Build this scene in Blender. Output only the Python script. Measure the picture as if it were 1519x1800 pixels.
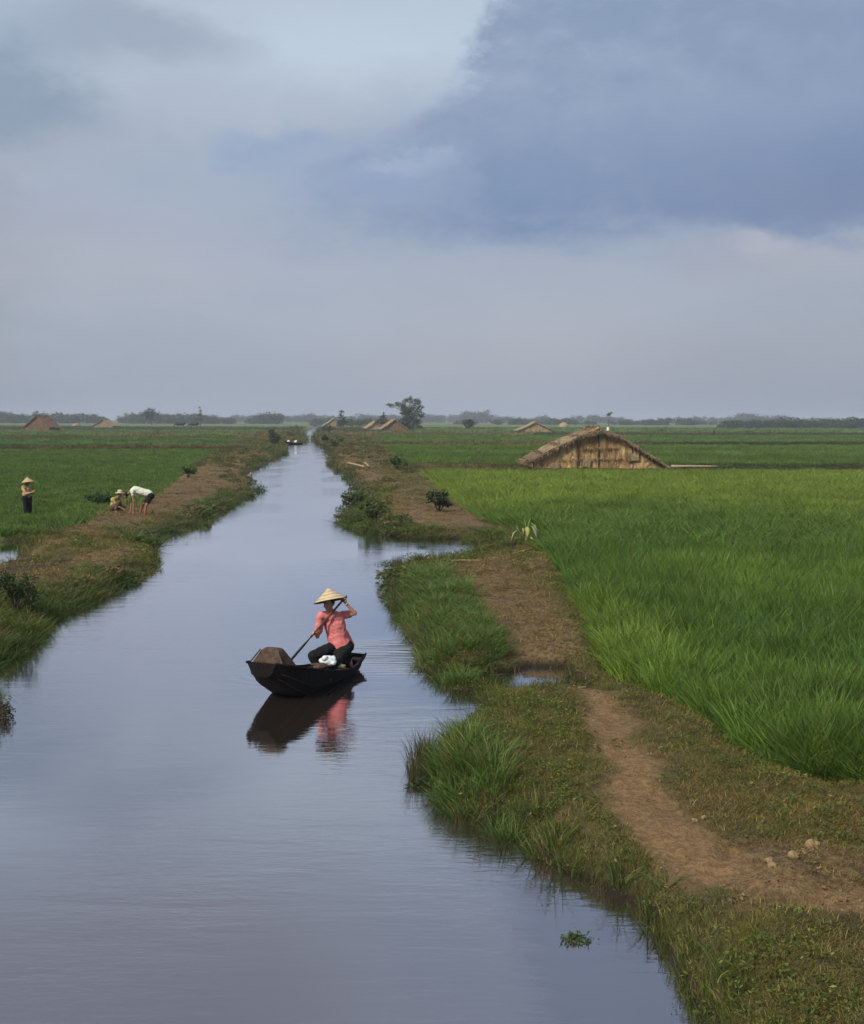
import bpy, math, random
import numpy as np
from mathutils import Vector, Matrix, Quaternion

random.seed(7)
RNG = np.random.default_rng(11)
for o in list(bpy.data.objects):
    bpy.data.objects.remove(o)
S = bpy.context.scene
C = S.collection
R = math.radians

# ------------------------------------------------------------------ camera
F_PX, CAM_H = 2100.0, 4.1
cam_d = bpy.data.cameras.new('camera')
cam_d.sensor_fit = 'HORIZONTAL'
cam_d.sensor_width = 36
cam_d.lens = 36 * F_PX / 1519
cam_d.clip_start = 0.1
cam_d.clip_end = 9000
cam = bpy.data.objects.new('camera', cam_d)
C.objects.link(cam)
CAM_M = Matrix.Translation((0, 0, CAM_H)) @ Matrix.Rotation(R(90 - 4.41), 4, 'X') @ Matrix.Rotation(R(0.17), 4, 'Z')
cam.matrix_world = CAM_M
S.camera = cam
CR = np.array(CAM_M.to_3x3())

def ray(px, py):
    d = CR @ np.array([(px - 759.5) / F_PX, -(py - 900) / F_PX, -1.0])
    return d

def at(px, py, z=0.0):
    d = ray(px, py)
    t = (z - CAM_H) / d[2]
    return (d[0] * t, d[1] * t)

def pt(px, py, Y):
    d = ray(px, py)
    t = Y / d[1]
    return Vector((d[0] * t, Y, CAM_H + d[2] * t))

# ------------------------------------------------------------------ node helpers
def sl(r, g, b):
    f = lambda c: (c / 255 / 12.92) if c / 255 <= .04045 else ((c / 255 + .055) / 1.055) ** 2.4
    return (f(r), f(g), f(b), 1)

class NT:
    def __init__(s, nt):
        s.nt = nt; s.n = nt.nodes; s.l = nt.links
    def node(s, typ, **kw):
        n = s.n.new(typ)
        for k, v in kw.items():
            setattr(n, k, v)
        return n
    def put(s, sock, v):
        if v is None: return
        if hasattr(v, 'is_linked') or isinstance(v, bpy.types.NodeSocket):
            s.l.new(v, sock)
        else:
            sock.default_value = v
    def math(s, op, a, b=None, c=None, clamp=False):
        n = s.node('ShaderNodeMath', operation=op, use_clamp=clamp)
        s.put(n.inputs[0], a)
        if b is not None: s.put(n.inputs[1], b)
        if c is not None: s.put(n.inputs[2], c)
        return n.outputs[0]
    def step(s, v, lo, hi, tlo=0.0, thi=1.0):
        n = s.node('ShaderNodeMapRange', interpolation_type='SMOOTHSTEP')
        s.put(n.inputs['Value'], v)
        n.inputs['From Min'].default_value = lo; n.inputs['From Max'].default_value = hi
        n.inputs['To Min'].default_value = tlo; n.inputs['To Max'].default_value = thi
        return n.outputs['Result']
    def mix(s, f, a, b, mode='MIX'):
        n = s.node('ShaderNodeMix', data_type='RGBA', blend_type=mode)
        s.put(n.inputs[0], f); s.put(n.inputs[6], a); s.put(n.inputs[7], b)
        return n.outputs[2]
    def noise(s, vec, scale, detail=4, rough=.55, dist=0.0):
        n = s.node('ShaderNodeTexNoise')
        if vec is not None: s.l.new(vec, n.inputs['Vector'])
        n.inputs['Scale'].default_value = scale
        n.inputs['Detail'].default_value = detail
        n.inputs['Roughness'].default_value = rough
        n.inputs['Distortion'].default_value = dist
        return n.outputs['Fac']
    def mapping(s, vec, scale=(1, 1, 1), loc=(0, 0, 0)):
        n = s.node('ShaderNodeMapping')
        s.l.new(vec, n.inputs['Vector'])
        n.inputs['Scale'].default_value = scale
        n.inputs['Location'].default_value = loc
        return n.outputs[0]

# ------------------------------------------------------------------ world: overcast sky with a dark rain cloud
SUN_EL, SUN_AZ = R(40), R(222)      # azimuth measured from +Y towards +X; the light comes from behind the left shoulder
EXPO = 1.3
W = bpy.data.worlds.new('World')
S.world = W
W.use_nodes = True
T = NT(W.node_tree)
T.n.clear()
out = T.node('ShaderNodeOutputWorld')
bg = T.node('ShaderNodeBackground')
T.l.new(bg.outputs[0], out.inputs[0])
sky = T.node('ShaderNodeTexSky', sky_type='NISHITA')
sky.sun_disc = False
sky.sun_elevation = SUN_EL
sky.sun_rotation = SUN_AZ
sky.air_density = 1.4; sky.dust_density = 2.5
tc = T.node('ShaderNodeTexCoord')
sep = T.node('ShaderNodeSeparateXYZ')
T.l.new(tc.outputs['Generated'], sep.inputs[0])
az = T.math('ARCTAN2', sep.outputs[0], sep.outputs[1])
el = T.math('ARCSINE', sep.outputs[2])
dirn = tc.outputs['Generated']
wob = T.noise(T.mapping(dirn, (1, 1, 2.2)), 5.0, 6, .6)
wob2 = T.noise(T.mapping(dirn, (1, 1, 1.6), (3, 1, 7)), 22.0, 6, .62)
wob3 = T.noise(T.mapping(dirn, (1, 1, 3.0), (9, 5, 2)), 3.0, 3, .5)
w1 = T.math('SUBTRACT', wob, .5); w2 = T.math('SUBTRACT', wob2, .5); w3 = T.math('SUBTRACT', wob3, .5)
azw = T.math('ADD', T.math('ADD', az, T.math('MULTIPLY', w1, .16)), T.math('MULTIPLY', w2, .06))
elw = T.math('ADD', T.math('ADD', el, T.math('MULTIPLY', w1, .085)), T.math('MULTIPLY', w2, .040))
ramp = T.node('ShaderNodeValToRGB')
T.l.new(T.math('MULTIPLY', elw, 2.0, clamp=True), ramp.inputs[0])
cr = ramp.color_ramp
cr.elements[0].position = 0.0; cr.elements[0].color = sl(160, 171, 188)
cr.elements[1].position = 1.0; cr.elements[1].color = sl(172, 183, 200)
for p, c in ((.10, (157, 169, 188)), (.30, (160, 170, 191)), (.44, (172, 181, 197)), (.60, (188, 203, 218)), (.75, (184, 199, 215))):
    e = cr.elements.new(p); e.color = sl(*c)
col = ramp.outputs[0]
def blob(px, py, rx, ry, soft=1.0):
    a0 = (px - 760) / 2100; e0 = (738 - py) / 2100
    u = T.math('DIVIDE', T.math('SUBTRACT', azw, a0), rx / 2100)
    v = T.math('DIVIDE', T.math('SUBTRACT', elw, e0), ry / 2100)
    r2 = T.math('SQRT', T.math('ADD', T.math('MULTIPLY', u, u), T.math('MULTIPLY', v, v)))
    return T.step(r2, 1 + soft * .5, 1 - soft * .5)
# the whole right-hand side turns slightly greyer
rightside = T.step(az, .05, .42)
col = T.mix(T.math('MULTIPLY', rightside, .55), col, sl(136, 147, 167))
# cloud body at the upper right, with a lumpy left edge
edge = T.node('ShaderNodeValToRGB')
T.l.new(T.math('MULTIPLY', T.math('ADD', el, T.math('MULTIPLY', w2, .02)), 2.0, clamp=True), edge.inputs[0])
ec = edge.color_ramp
ec.elements[0].position = 0.20; ec.elements[0].color = (.42,) * 3 + (1,)
ec.elements[1].position = 1.0; ec.elements[1].color = (.60,) * 3 + (1,)
for p, v in ((.40, .385), (.445, .44), (.51, .512), (.61, .535)):
    e = ec.elements.new(p); e.color = (v, v, v, 1)
edge_az = T.math('SUBTRACT', edge.outputs[0], .5)
body = T.step(T.math('SUBTRACT', T.math('ADD', az, T.math('ADD', T.math('MULTIPLY', w2, .10), T.math('MULTIPLY', w1, .05))), edge_az), -.010, .026)
body = T.math('MULTIPLY', body, T.step(elw, .13, .24))
body = T.math('MULTIPLY', body, T.step(az, 1.6, .9))
lump = T.math('ADD', .82, T.math('ADD', T.math('MULTIPLY', w1, 1.6), T.math('MULTIPLY', w2, .9)), clamp=True)
col = T.mix(T.math('MULTIPLY', body, lump), col, sl(127, 147, 176))
# dark blue band
band = T.math('MULTIPLY', T.step(elw, .116, .172), T.step(elw, .300, .165))
band = T.math('MULTIPLY', band, T.step(T.math('ADD', azw, T.math('MULTIPLY', w3, .12)), -.23, .08))
band = T.math('MULTIPLY', band, T.step(az, 1.5, .8))
col = T.mix(T.math('MULTIPLY', band, T.math('ADD', .04, T.math('MULTIPLY', lump, .92))), col, sl(100, 125, 168))
band2 = T.math('MULTIPLY', T.math('MULTIPLY', T.step(elw, .128, .178), T.step(elw, .26, .18)), T.math('MULTIPLY', T.step(azw, .05, .36), T.step(az, 1.3, .7)))
col = T.mix(T.math('MULTIPLY', band2, .75), col, sl(90, 109, 152))
col = T.mix(T.math('MULTIPLY', T.math('MULTIPLY', T.step(elw, .20, .32), T.step(azw, .12, .36)), .4), col, sl(122, 138, 170))
for px, py, rx, ry, c, k in ((250, 115, 190, 55, (146, 158, 178), .75), (20, 230, 140, 90, (128, 146, 168), .85), (445, 290, 80, 28, (138, 160, 192), .75),
                             (640, 325, 170, 45, (140, 160, 192), .5), (80, 330, 160, 28, (172, 178, 192), .5), (1330, 470, 150, 38, (158, 160, 176), .7),
                             (930, 520, 330, 40, (160, 166, 182), .45), (300, 340, 180, 34, (155, 170, 190), .45), (380, 230, 200, 45, (176, 186, 200), .5),
                             (-60, 560, 160, 230, (140, 148, 160), .5), (180, 470, 300, 60, (174, 174, 184), .4), (700, 310, 60, 16, (165, 180, 203), .5), (640, 360, 70, 16, (130, 150, 188), .5),
                             (1290, 455, 60, 14, (172, 172, 186), .6), (1050, 620, 420, 60, (160, 163, 178), .5),
                             (100, -230, 620, 230, (140, 140, 156), .7), (900, -260, 260, 200, (150, 164, 190), .6)):
    col = T.mix(T.math('MULTIPLY', blob(px, py, rx, ry, 1.3), k), col, sl(*c))
# slow mottling
col = T.mix(T.math('ADD', .5, T.math('ADD', T.math('MULTIPLY', w3, 1.8), T.math('MULTIPLY', w1, 1.6)), clamp=True), T.mix(.14, col, sl(120, 132, 160)), T.mix(.10, col, sl(208, 206, 214)))
# above the frame: the overcast goes on, gently brighter overhead
col = T.mix(T.math('MULTIPLY', T.step(el, .42, 1.1), .45), col, sl(196, 203, 213))
# below the horizon
col = T.mix(T.step(el, -.01, -.06), col, sl(120, 125, 125))
scale = 2 ** (-EXPO) / .1
cl = T.mix(1.0, col, (scale, scale, scale, 1), 'MULTIPLY')
fin = T.mix(.93, sky.outputs[0], cl)
T.l.new(fin, bg.inputs[0])
bg.inputs[1].default_value = 0.1

# ------------------------------------------------------------------ sun (veiled)
sd = bpy.data.lights.new('sun', 'SUN')
sd.energy = 1.5; sd.angle = R(10); sd.color = (1.0, .93, .80)
sun = bpy.data.objects.new('sun', sd)
C.objects.link(sun)
sdir = Vector((math.sin(SUN_AZ) * math.cos(SUN_EL), math.cos(SUN_AZ) * math.cos(SUN_EL), math.sin(SUN_EL)))
sun.rotation_euler = sdir.to_track_quat('Z', 'Y').to_euler()

S.view_settings.view_transform = 'Standard'
S.view_settings.look = 'None'
S.view_settings.gamma = 1
S.view_settings.exposure = EXPO
S.view_settings.use_curve_mapping = False
S.render.engine = 'CYCLES'
S.cycles.use_denoising = True
S.cycles.max_bounces = 6
S.cycles.diffuse_bounces = 2
S.cycles.glossy_bounces = 3
S.cycles.transmission_bounces = 3
S.cycles.transparent_max_bounces = 6
S.cycles.volume_bounces = 0
S.cycles.caustics_reflective = False
S.cycles.caustics_refractive = False

# ------------------------------------------------------------------ helpers: tagging, meshes
def tag(o, label=None, cat=None, group=None, kind=None):
    if label: o['label'] = label
    if cat: o['category'] = cat
    if group: o['group'] = group
    if kind: o['kind'] = kind
    return o

def empty(name, loc=(0, 0, 0), rz=0.0, label=None, cat=None, group=None):
    o = bpy.data.objects.new(name, None)
    o.empty_display_size = .2
    C.objects.link(o)
    o.location = loc; o.rotation_euler = (0, 0, rz)
    return tag(o, label, cat, group)

class MB:
    """collects verts and faces, builds one mesh object"""
    def __init__(s): s.v = []; s.f = []
    def add(s, vs, fs):
        b = len(s.v)
        s.v += [tuple(v) for v in vs]
        s.f += [tuple(i + b for i in f) for f in fs]
    def box(s, c, h, m=None):
        vs = [Vector((x * h[0], y * h[1], z * h[2])) for x in (-1, 1) for y in (-1, 1) for z in (-1, 1)]
        if m is not None: vs = [m @ v for v in vs]
        vs = [v + Vector(c) for v in vs]
        s.add(vs, [(0, 1, 3, 2), (4, 6, 7, 5), (0, 4, 5, 1), (2, 3, 7, 6), (0, 2, 6, 4), (1, 5, 7, 3)])
    def hexa(s, p):     # 8 points: bottom loop 0-3, top loop 4-7
        s.add(p, [(0, 3, 2, 1), (4, 5, 6, 7), (0, 1, 5, 4), (1, 2, 6, 5), (2, 3, 7, 6), (3, 0, 4, 7)])
    def tube(s, pts, rad, n=8, flat=None):
        pts = [Vector(p) for p in pts]
        if not isinstance(rad, (list, tuple)): rad = [rad] * len(pts)
        rings = []
        up = Vector((0, 0, 1))
        for i, p in enumerate(pts):
            d = (pts[min(i + 1, len(pts) - 1)] - pts[max(i - 1, 0)]).normalized()
            a = d.cross(up)
            if a.length < .05: a = d.cross(Vector((1, 0, 0)))
            a.normalize(); b = d.cross(a).normalized()
            r = rad[i]; k = 1 if flat is None else flat
            rings.append([p + a * r * math.cos(t) + b * r * k * math.sin(t) for t in [2 * math.pi * j / n for j in range(n)]])
        vs = [v for r in rings for v in r]
        fs = []
        for i in range(len(rings) - 1):
            for j in range(n):
                k = (j + 1) % n
                fs.append((i * n + j, i * n + k, (i + 1) * n + k, (i + 1) * n + j))
        fs.append(tuple(range(n - 1, -1, -1)))
        fs.append(tuple((len(rings) - 1) * n + j for j in range(n)))
        s.add(vs, fs)
    def ball(s, c, r, nu=10, nv=7, m=None):
        if not isinstance(r, (list, tuple)): r = (r, r, r)
        vs = []
        for i in range(nv + 1):
            th = math.pi * i / nv
            for j in range(nu):
                ph = 2 * math.pi * j / nu
                v = Vector((r[0] * math.sin(th) * math.cos(ph), r[1] * math.sin(th) * math.sin(ph), r[2] * math.cos(th)))
                if m is not None: v = m @ v
                vs.append(v + Vector(c))
        fs = []
        for i in range(nv):
            for j in range(nu):
                k = (j + 1) % nu
                fs.append((i * nu + j, (i + 1) * nu + j, (i + 1) * nu + k, i * nu + k))
        s.add(vs, fs)
    def capsule(s, a, b, ra, rb, n=12):
        a = Vector(a); b = Vector(b)
        s.ball(a, ra * .995, n, 8); s.ball(b, rb * .995, n, 8)
        if (b - a).length > 1e-4: s.tube([a, b], [ra, rb], n)
    def build(s, name, mat=None, parent=None, smooth=False, link=True):
        me = bpy.data.meshes.new(name)
        me.from_pydata(s.v, [], s.f)
        me.validate()
        me.update()
        if mat: me.materials.append(mat)
        if smooth: me.polygons.foreach_set('use_smooth', [True] * len(me.polygons))
        o = bpy.data.objects.new(name, me)
        if link: C.objects.link(o)
        if parent: o.parent = parent
        return o

_tex = bpy.data.textures.new('folds', 'CLOUDS'); _tex.noise_scale = .09
def folds(o, k):
    d = o.modifiers.new('folds', 'DISPLACE'); d.texture = _tex; d.strength = k; d.mid_level = .5; d.texture_coords = 'LOCAL'
def remesh(o, vox, it=4):
    m = o.modifiers.new('skin', 'REMESH'); m.mode = 'VOXEL'; m.voxel_size = vox; m.use_smooth_shade = True
    if it:
        k = o.modifiers.new('smooth', 'SMOOTH'); k.factor = .5; k.iterations = it
    return o

def copy_tree(o, parent=None):
    c = o.copy(); C.objects.link(c)
    if parent is not None:
        c.parent = parent
        c.matrix_parent_inverse = o.matrix_parent_inverse.copy()
    for ch in list(o.children): copy_tree(ch, c)
    return c

# ------------------------------------------------------------------ numpy noise + polygons
_grids = {}
def vnoise(x, y, seed=0):
    if seed not in _grids:
        _grids[seed] = np.random.default_rng(1000 + seed).random((256, 256))
    g = _grids[seed]
    xi = np.floor(x).astype(int); yi = np.floor(y).astype(int)
    fx = x - xi; fy = y - yi
    fx = fx * fx * (3 - 2 * fx); fy = fy * fy * (3 - 2 * fy)
    a = g[xi & 255, yi & 255]; b = g[(xi + 1) & 255, yi & 255]
    c = g[xi & 255, (yi + 1) & 255]; d = g[(xi + 1) & 255, (yi + 1) & 255]
    return (a * (1 - fx) + b * fx) * (1 - fy) + (c * (1 - fx) + d * fx) * fy - .5
def fbm(x, y, s, octv=4, seed=0):
    r = 0; a = 1.0; t = 0
    for i in range(octv):
        r = r + a * vnoise(x * s + 17.3 * i, y * s - 9.1 * i, seed + i); t += a
        a *= .5; s *= 2.03
    return r / t * 2
def sdf(poly, x, y):
    """negative inside"""
    P = np.array(poly); n = len(P)
    d2 = np.full(x.shape, 1e18); ins = np.zeros(x.shape, bool)
    for i in range(n):
        ax, ay = P[i]; bx, by = P[(i + 1) % n]
        ex, ey = bx - ax, by - ay
        wx, wy = x - ax, y - ay
        t = np.clip((wx * ex + wy * ey) / (ex * ex + ey * ey + 1e-12), 0, 1)
        dx = wx - ex * t; dy = wy - ey * t
        d2 = np.minimum(d2, dx * dx + dy * dy)
        if ay != by:
            c = ((ay > y) != (by > y)) & (x < (bx - ax) * (y - ay) / (by - ay) + ax)
            ins ^= c
    d = np.sqrt(d2)
    return np.where(ins, -d, d)
def dline(pts, x, y):
    d2 = np.full(x.shape, 1e18)
    for (ax, ay), (bx, by) in zip(pts[:-1], pts[1:]):
        ex, ey = bx - ax, by - ay
        wx, wy = x - ax, y - ay
        t = np.clip((wx * ex + wy * ey) / (ex * ex + ey * ey + 1e-12), 0, 1)
        d2 = np.minimum(d2, (wx - ex * t) ** 2 + (wy - ey * t) ** 2)
    return np.sqrt(d2)
def sst(v, lo, hi):
    t = np.clip((v - lo) / (hi - lo), 0, 1)
    return t * t * (3 - 2 * t)

# ------------------------------------------------------------------ the plan of the place
LEFT = [at(*p) for p in [(0, 1166), (40, 1148), (65, 1120), (85, 1092), (110, 1078), (170, 1055), (200, 1040), (240, 1020), (276, 1001), (284, 990), (268, 975),
        (266, 955), (300, 938), (330, 928), (372, 915), (374, 904), (420, 882), (446, 866), (438, 850), (434, 835), (440, 828), (465, 818), (500, 798),
        (498, 786), (488, 783), (532, 779), (536, 773), (527, 768), (535, 760), (549, 754), (553, 749)]]
RIGHT = [at(*p) for p in [(566, 748), (566, 754), (560, 764), (552, 775), (578, 790), (580, 803), (585, 822), (603, 833), (620, 850), (634, 872), (638, 888),
        (612, 903), (600, 918), (612, 928), (645, 936), (700, 944), (750, 948), (812, 948), (830, 957), (886, 959), (888, 968), (820, 972), (785, 977), (770, 986),
        (722, 986), (703, 992), (699, 1020), (692, 1058), (699, 1080), (720, 1092), (739, 1122), (748, 1160), (760, 1186), (830, 1187), (900, 1184),
        (930, 1174), (998, 1174), (1002, 1186), (945, 1204), (905, 1207), (870, 1202), (800, 1202), (788, 1209), (830, 1222), (850, 1236), (850, 1262), (815, 1292),
        (778, 1312), (764, 1328), (765, 1350), (760, 1378), (775, 1395), (810, 1422), (860, 1440), (905, 1462), (945, 1500), (985, 1530), (1050, 1560),
        (1110, 1592), (1145, 1628), (1170, 1680), (1212, 1760), (1245, 1830), (1290, 1950)]]
SHORE = [(-7.2, -60), (-7.0, 0), (-6.9, 10), (-7.1, 14.5), (-6.55, 16.2), (-6.35, 16.9), (-6.7, 17.6), (-7.3, 18.2)] + LEFT + \
        [(-92, 900), (-150, 1500), (-135, 1500), (-84, 900)] + RIGHT + [(2.4, 3), (2.6, -60)]
POOL = [at(*p) for p in [(-90, 952), (20, 953), (42, 958), (44, 968), (22, 984), (-90, 1003)]]
PATH = [at(*p, .42) for p in [(1000, 1190), (1045, 1206), (1078, 1260), (1100, 1325), (1128, 1385), (1185, 1445), (1250, 1498), (1325, 1540), (1420, 1562), (1700, 1600)]]
PATHL = [at(*p, .32) for p in [(560, 790), (625, 850), (700, 905), (760, 920)]]
Z = .35
PADDIES = {
    'main': [at(*p, Z) for p in [(742, 832), (765, 852), (800, 880), (850, 912), (945, 938), (956, 968), (1000, 1030), (1028, 1085), (1044, 1150), (1110, 1195),
             (1180, 1228), (1250, 1268), (1312, 1316), (1400, 1366), (1540, 1392), (1800, 1450)]] + [(12, 9), (75, 84), (75, 89.5)],
    'right_2': [at(*p, Z) for p in [(712, 818), (700, 805), (672, 785), (2300, 785), (2300, 818)]],
    'right_3': [at(*p, Z) for p in [(665, 779), (650, 767), (2300, 767), (2300, 779)]],
    'right_4': [at(*p, Z) for p in [(660, 762), (655, 755), (2300, 755), (2300, 762)]],
    'left_1': [at(*p, Z) for p in [(-300, 948), (60, 932), (140, 922), (190, 898), (262, 878), (300, 850), (345, 815), (395, 789), (-300, 791)]],
    'left_2': [at(*p, Z) for p in [(-300, 784), (405, 783), (430, 772), (-300, 773)]],
    'left_3': [at(*p, Z) for p in [(-300, 768), (440, 767), (470, 757), (-300, 758)]],
}
BROWN = [[at(*p, .4) for p in q] for q in [
    [(785, 978), (900, 972), (930, 1010), (985, 1060), (1025, 1120), (1040, 1165), (985, 1182), (895, 1182), (880, 1130), (850, 1085), (800, 1020)],
    [(300, 835), (420, 798), (440, 812), (400, 845), (330, 868), (290, 872)],
    [(200, 905), (270, 892), (300, 915), (255, 945), (150, 940), (100, 950), (-60, 1000), (-60, 950), (60, 945)],
    [(700, 880), (830, 890), (860, 925), (860, 945), (790, 935), (720, 915)],
    [(575, 790), (640, 800), (690, 850), (640, 840)],
    [(-60, 990), (90, 968), (240, 955), (215, 990), (110, 1022), (-60, 1045)],
    [(255, 880), (330, 850), (430, 825), (425, 850), (330, 890), (280, 905)],
    [(1290, 1480), (1400, 1470), (1600, 1500), (1600, 1620), (1300, 1590)],
]]

def shore(x, y):          # > 0 on land
    d = sdf(SHORE, x, y)
    d = np.minimum(d, sdf(POOL, x, y))
    dist = np.hypot(x, y)
    amp = np.clip(dist / 60, .5, 3.0)
    return d + fbm(x, y, 1.3, 4, 3) * .13 * amp
def paddy_s(x, y):
    d = np.full(x.shape, 1e9)
    for p in PADDIES.values(): d = np.minimum(d, sdf(p, x, y))
    return d + fbm(x, y, .8, 3, 5) * .15
def brown_m(x, y):
    m = np.zeros(x.shape)
    for p in BROWN:
        k = np.sqrt(np.mean(np.array(p)[:, 1])) * .06
        m = np.maximum(m, sst(-sdf(p, x, y) + fbm(x, y, 1.5, 4, 8) * 1.6 * k, -k, k))
    return m
DRY = [at(*p, .45) for p in [(1060, 1200), (1140, 1235), (1290, 1330), (1560, 1410), (1700, 1700), (1400, 1700), (1300, 1560), (1170, 1440), (1100, 1330)]]
def dry_m(x, y):
    return sst(-sdf(DRY, x, y) + fbm(x, y, 1.8, 4, 9) * .5, -.35, .35)
def path_m(x, y):
    d = dline(PATH, x, y) + fbm(x, y, 1.6, 5, 12) * .30
    w = .14 + .016 * np.clip(17 - y, 0, 8)
    m = sst(-d, -w - .30, -w + .10)
    d2 = dline(PATHL, x, y) + fbm(x, y, 1.0, 3, 14) * .6
    return np.maximum(m, .6 * sst(-d2, -.9, -.3))
LOWS = [(at(960, 1212), 1.5), (at(900, 1200), 1.0), (at(850, 985), 2.2), (at(760, 1000), 2.0), (at(10, 1000), 3.0), (at(-60, 1010), 4.0)]
def height(x, y, sh=None, pa=None, pm=None):
    if sh is None: sh = shore(x, y)
    if pa is None: pa = paddy_s(x, y)
    if pm is None: pm = path_m(x, y)
    top = .42 + fbm(x, y, .5, 3, 20) * .10 + .05 * sst(y, 14, 9)
    low = np.zeros(np.shape(x))
    for (lx, ly), lr in LOWS: low = np.maximum(low, sst(-np.hypot(x - lx, y - ly), -lr, -lr * .45))
    top = top * (1 - .80 * low)
    w = np.clip(np.hypot(x, y) / 45, .28, 1.2)
    land = top * np.clip(1 - np.exp(-np.maximum(sh, 0) / w), 0, 1) ** .8 - .03
    land = land + (fbm(x, y, 3.0, 4, 24) * .075 + np.abs(fbm(x, y, 1.1, 3, 29)) * .12 - .03) * sst(sh, .05, .5) - pm * .03
    pad = .16 + fbm(x, y, .7, 3, 27) * .02
    land = land * (1 - sst(-pa, -.35, .25)) + pad * sst(-pa, -.35, .25)
    bed = -.03 - np.minimum(np.maximum(-sh, 0) * .8, .9)
    return np.where(sh > 0, land, bed)

# ------------------------------------------------------------------ materials
def mat(name):
    m = bpy.data.materials.new(name); m.use_nodes = True
    t = NT(m.node_tree)
    b = t.n['Principled BSDF']
    return m, t, b

def simple(name, col, rough=.7, col2=None, scale=20, bump=0.0, spec=.3, stretch=(1, 1, 1)):
    m, t, b = mat(name)
    tcn = t.node('ShaderNodeTexCoord')
    v = t.mapping(tcn.outputs['Object'], stretch)
    n = t.noise(v, scale, 5, .6)
    c2 = tuple((col2 or [c * .6 for c in col])[:3]) + (1,)
    t.l.new(t.mix(t.step(n, .35, .65), tuple(col[:3]) + (1,), c2), b.inputs['Base Color'])
    b.inputs['Roughness'].default_value = rough
    b.inputs['Specular IOR Level'].default_value = spec
    if bump:
        bn = t.node('ShaderNodeBump'); bn.inputs['Strength'].default_value = bump; bn.inputs['Distance'].default_value = .01
        t.l.new(n, bn.inputs['Height']); t.l.new(bn.outputs[0], b.inputs['Normal'])
    return m

def leaf_mat(name, trans=.35, rough=.6, spec=.25):
    m = bpy.data.materials.new(name); m.use_nodes = True
    t = NT(m.node_tree); t.n.clear()
    o = t.node('ShaderNodeOutputMaterial')
    a = t.node('ShaderNodeAttribute', attribute_type='INSTANCER', attribute_name='tint')
    oi = t.node('ShaderNodeObjectInfo')
    geo = t.node('ShaderNodeNewGeometry')
    v = t.math('ADD', .72, t.math('MULTIPLY', geo.outputs['Random Per Island'], .56))
    hs = t.node('ShaderNodeHueSaturation')
    t.l.new(a.outputs['Color'], hs.inputs['Color'])
    t.l.new(v, hs.inputs['Value'])
    yl = t.math('MULTIPLY', t.math('GREATER_THAN', geo.outputs['Random Per Island'], .945), .55)
    t.l.new(t.mix(yl, a.outputs['Color'], (.33, .26, .09, 1)), hs.inputs['Color'])
    t.l.new(t.math('ADD', .488, t.math('MULTIPLY', geo.outputs['Random Per Island'], .024)), hs.inputs['Hue'])
    p = t.node('ShaderNodeBsdfPrincipled')
    t.l.new(hs.outputs[0], p.inputs['Base Color'])
    p.inputs['Roughness'].default_value = rough; p.inputs['Specular IOR Level'].default_value = spec
    tr = t.node('ShaderNodeBsdfTranslucent')
    t.l.new(t.mix(1.0, hs.outputs[0], (1.0, 1.15, .6, 1), 'MULTIPLY'), tr.inputs['Color'])
    mx = t.node('ShaderNodeMixShader'); mx.inputs[0].default_value = trans
    t.l.new(p.outputs[0], mx.inputs[1]); t.l.new(tr.outputs[0], mx.inputs[2]); t.l.new(mx.outputs[0], o.inputs[0])
    return m

def plant_mat(name, col, trans=.3, var=.5):
    m = bpy.data.materials.new(name); m.use_nodes = True
    t = NT(m.node_tree); t.n.clear()
    o = t.node('ShaderNodeOutputMaterial')
    geo = t.node('ShaderNodeNewGeometry')
    hs = t.node('ShaderNodeHueSaturation'); hs.inputs['Color'].default_value = tuple(col) + (1,)
    t.l.new(t.math('ADD', 1 - var / 2, t.math('MULTIPLY', geo.outputs['Random Per Island'], var)), hs.inputs['Value'])
    t.l.new(t.math('ADD', .48, t.math('MULTIPLY', geo.outputs['Random Per Island'], .04)), hs.inputs['Hue'])
    p = t.node('ShaderNodeBsdfPrincipled'); t.l.new(hs.outputs[0], p.inputs['Base Color']); p.inputs['Roughness'].default_value = .65
    p.inputs['Specular IOR Level'].default_value = .25
    tr = t.node('ShaderNodeBsdfTranslucent'); t.l.new(hs.outputs[0], tr.inputs['Color'])
    mx = t.node('ShaderNodeMixShader'); mx.inputs[0].default_value = trans
    t.l.new(p.outputs[0], mx.inputs[1]); t.l.new(tr.outputs[0], mx.inputs[2]); t.l.new(mx.outputs[0], o.inputs[0])
    return m

M_LEAF = leaf_mat('grass_blades')

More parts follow.
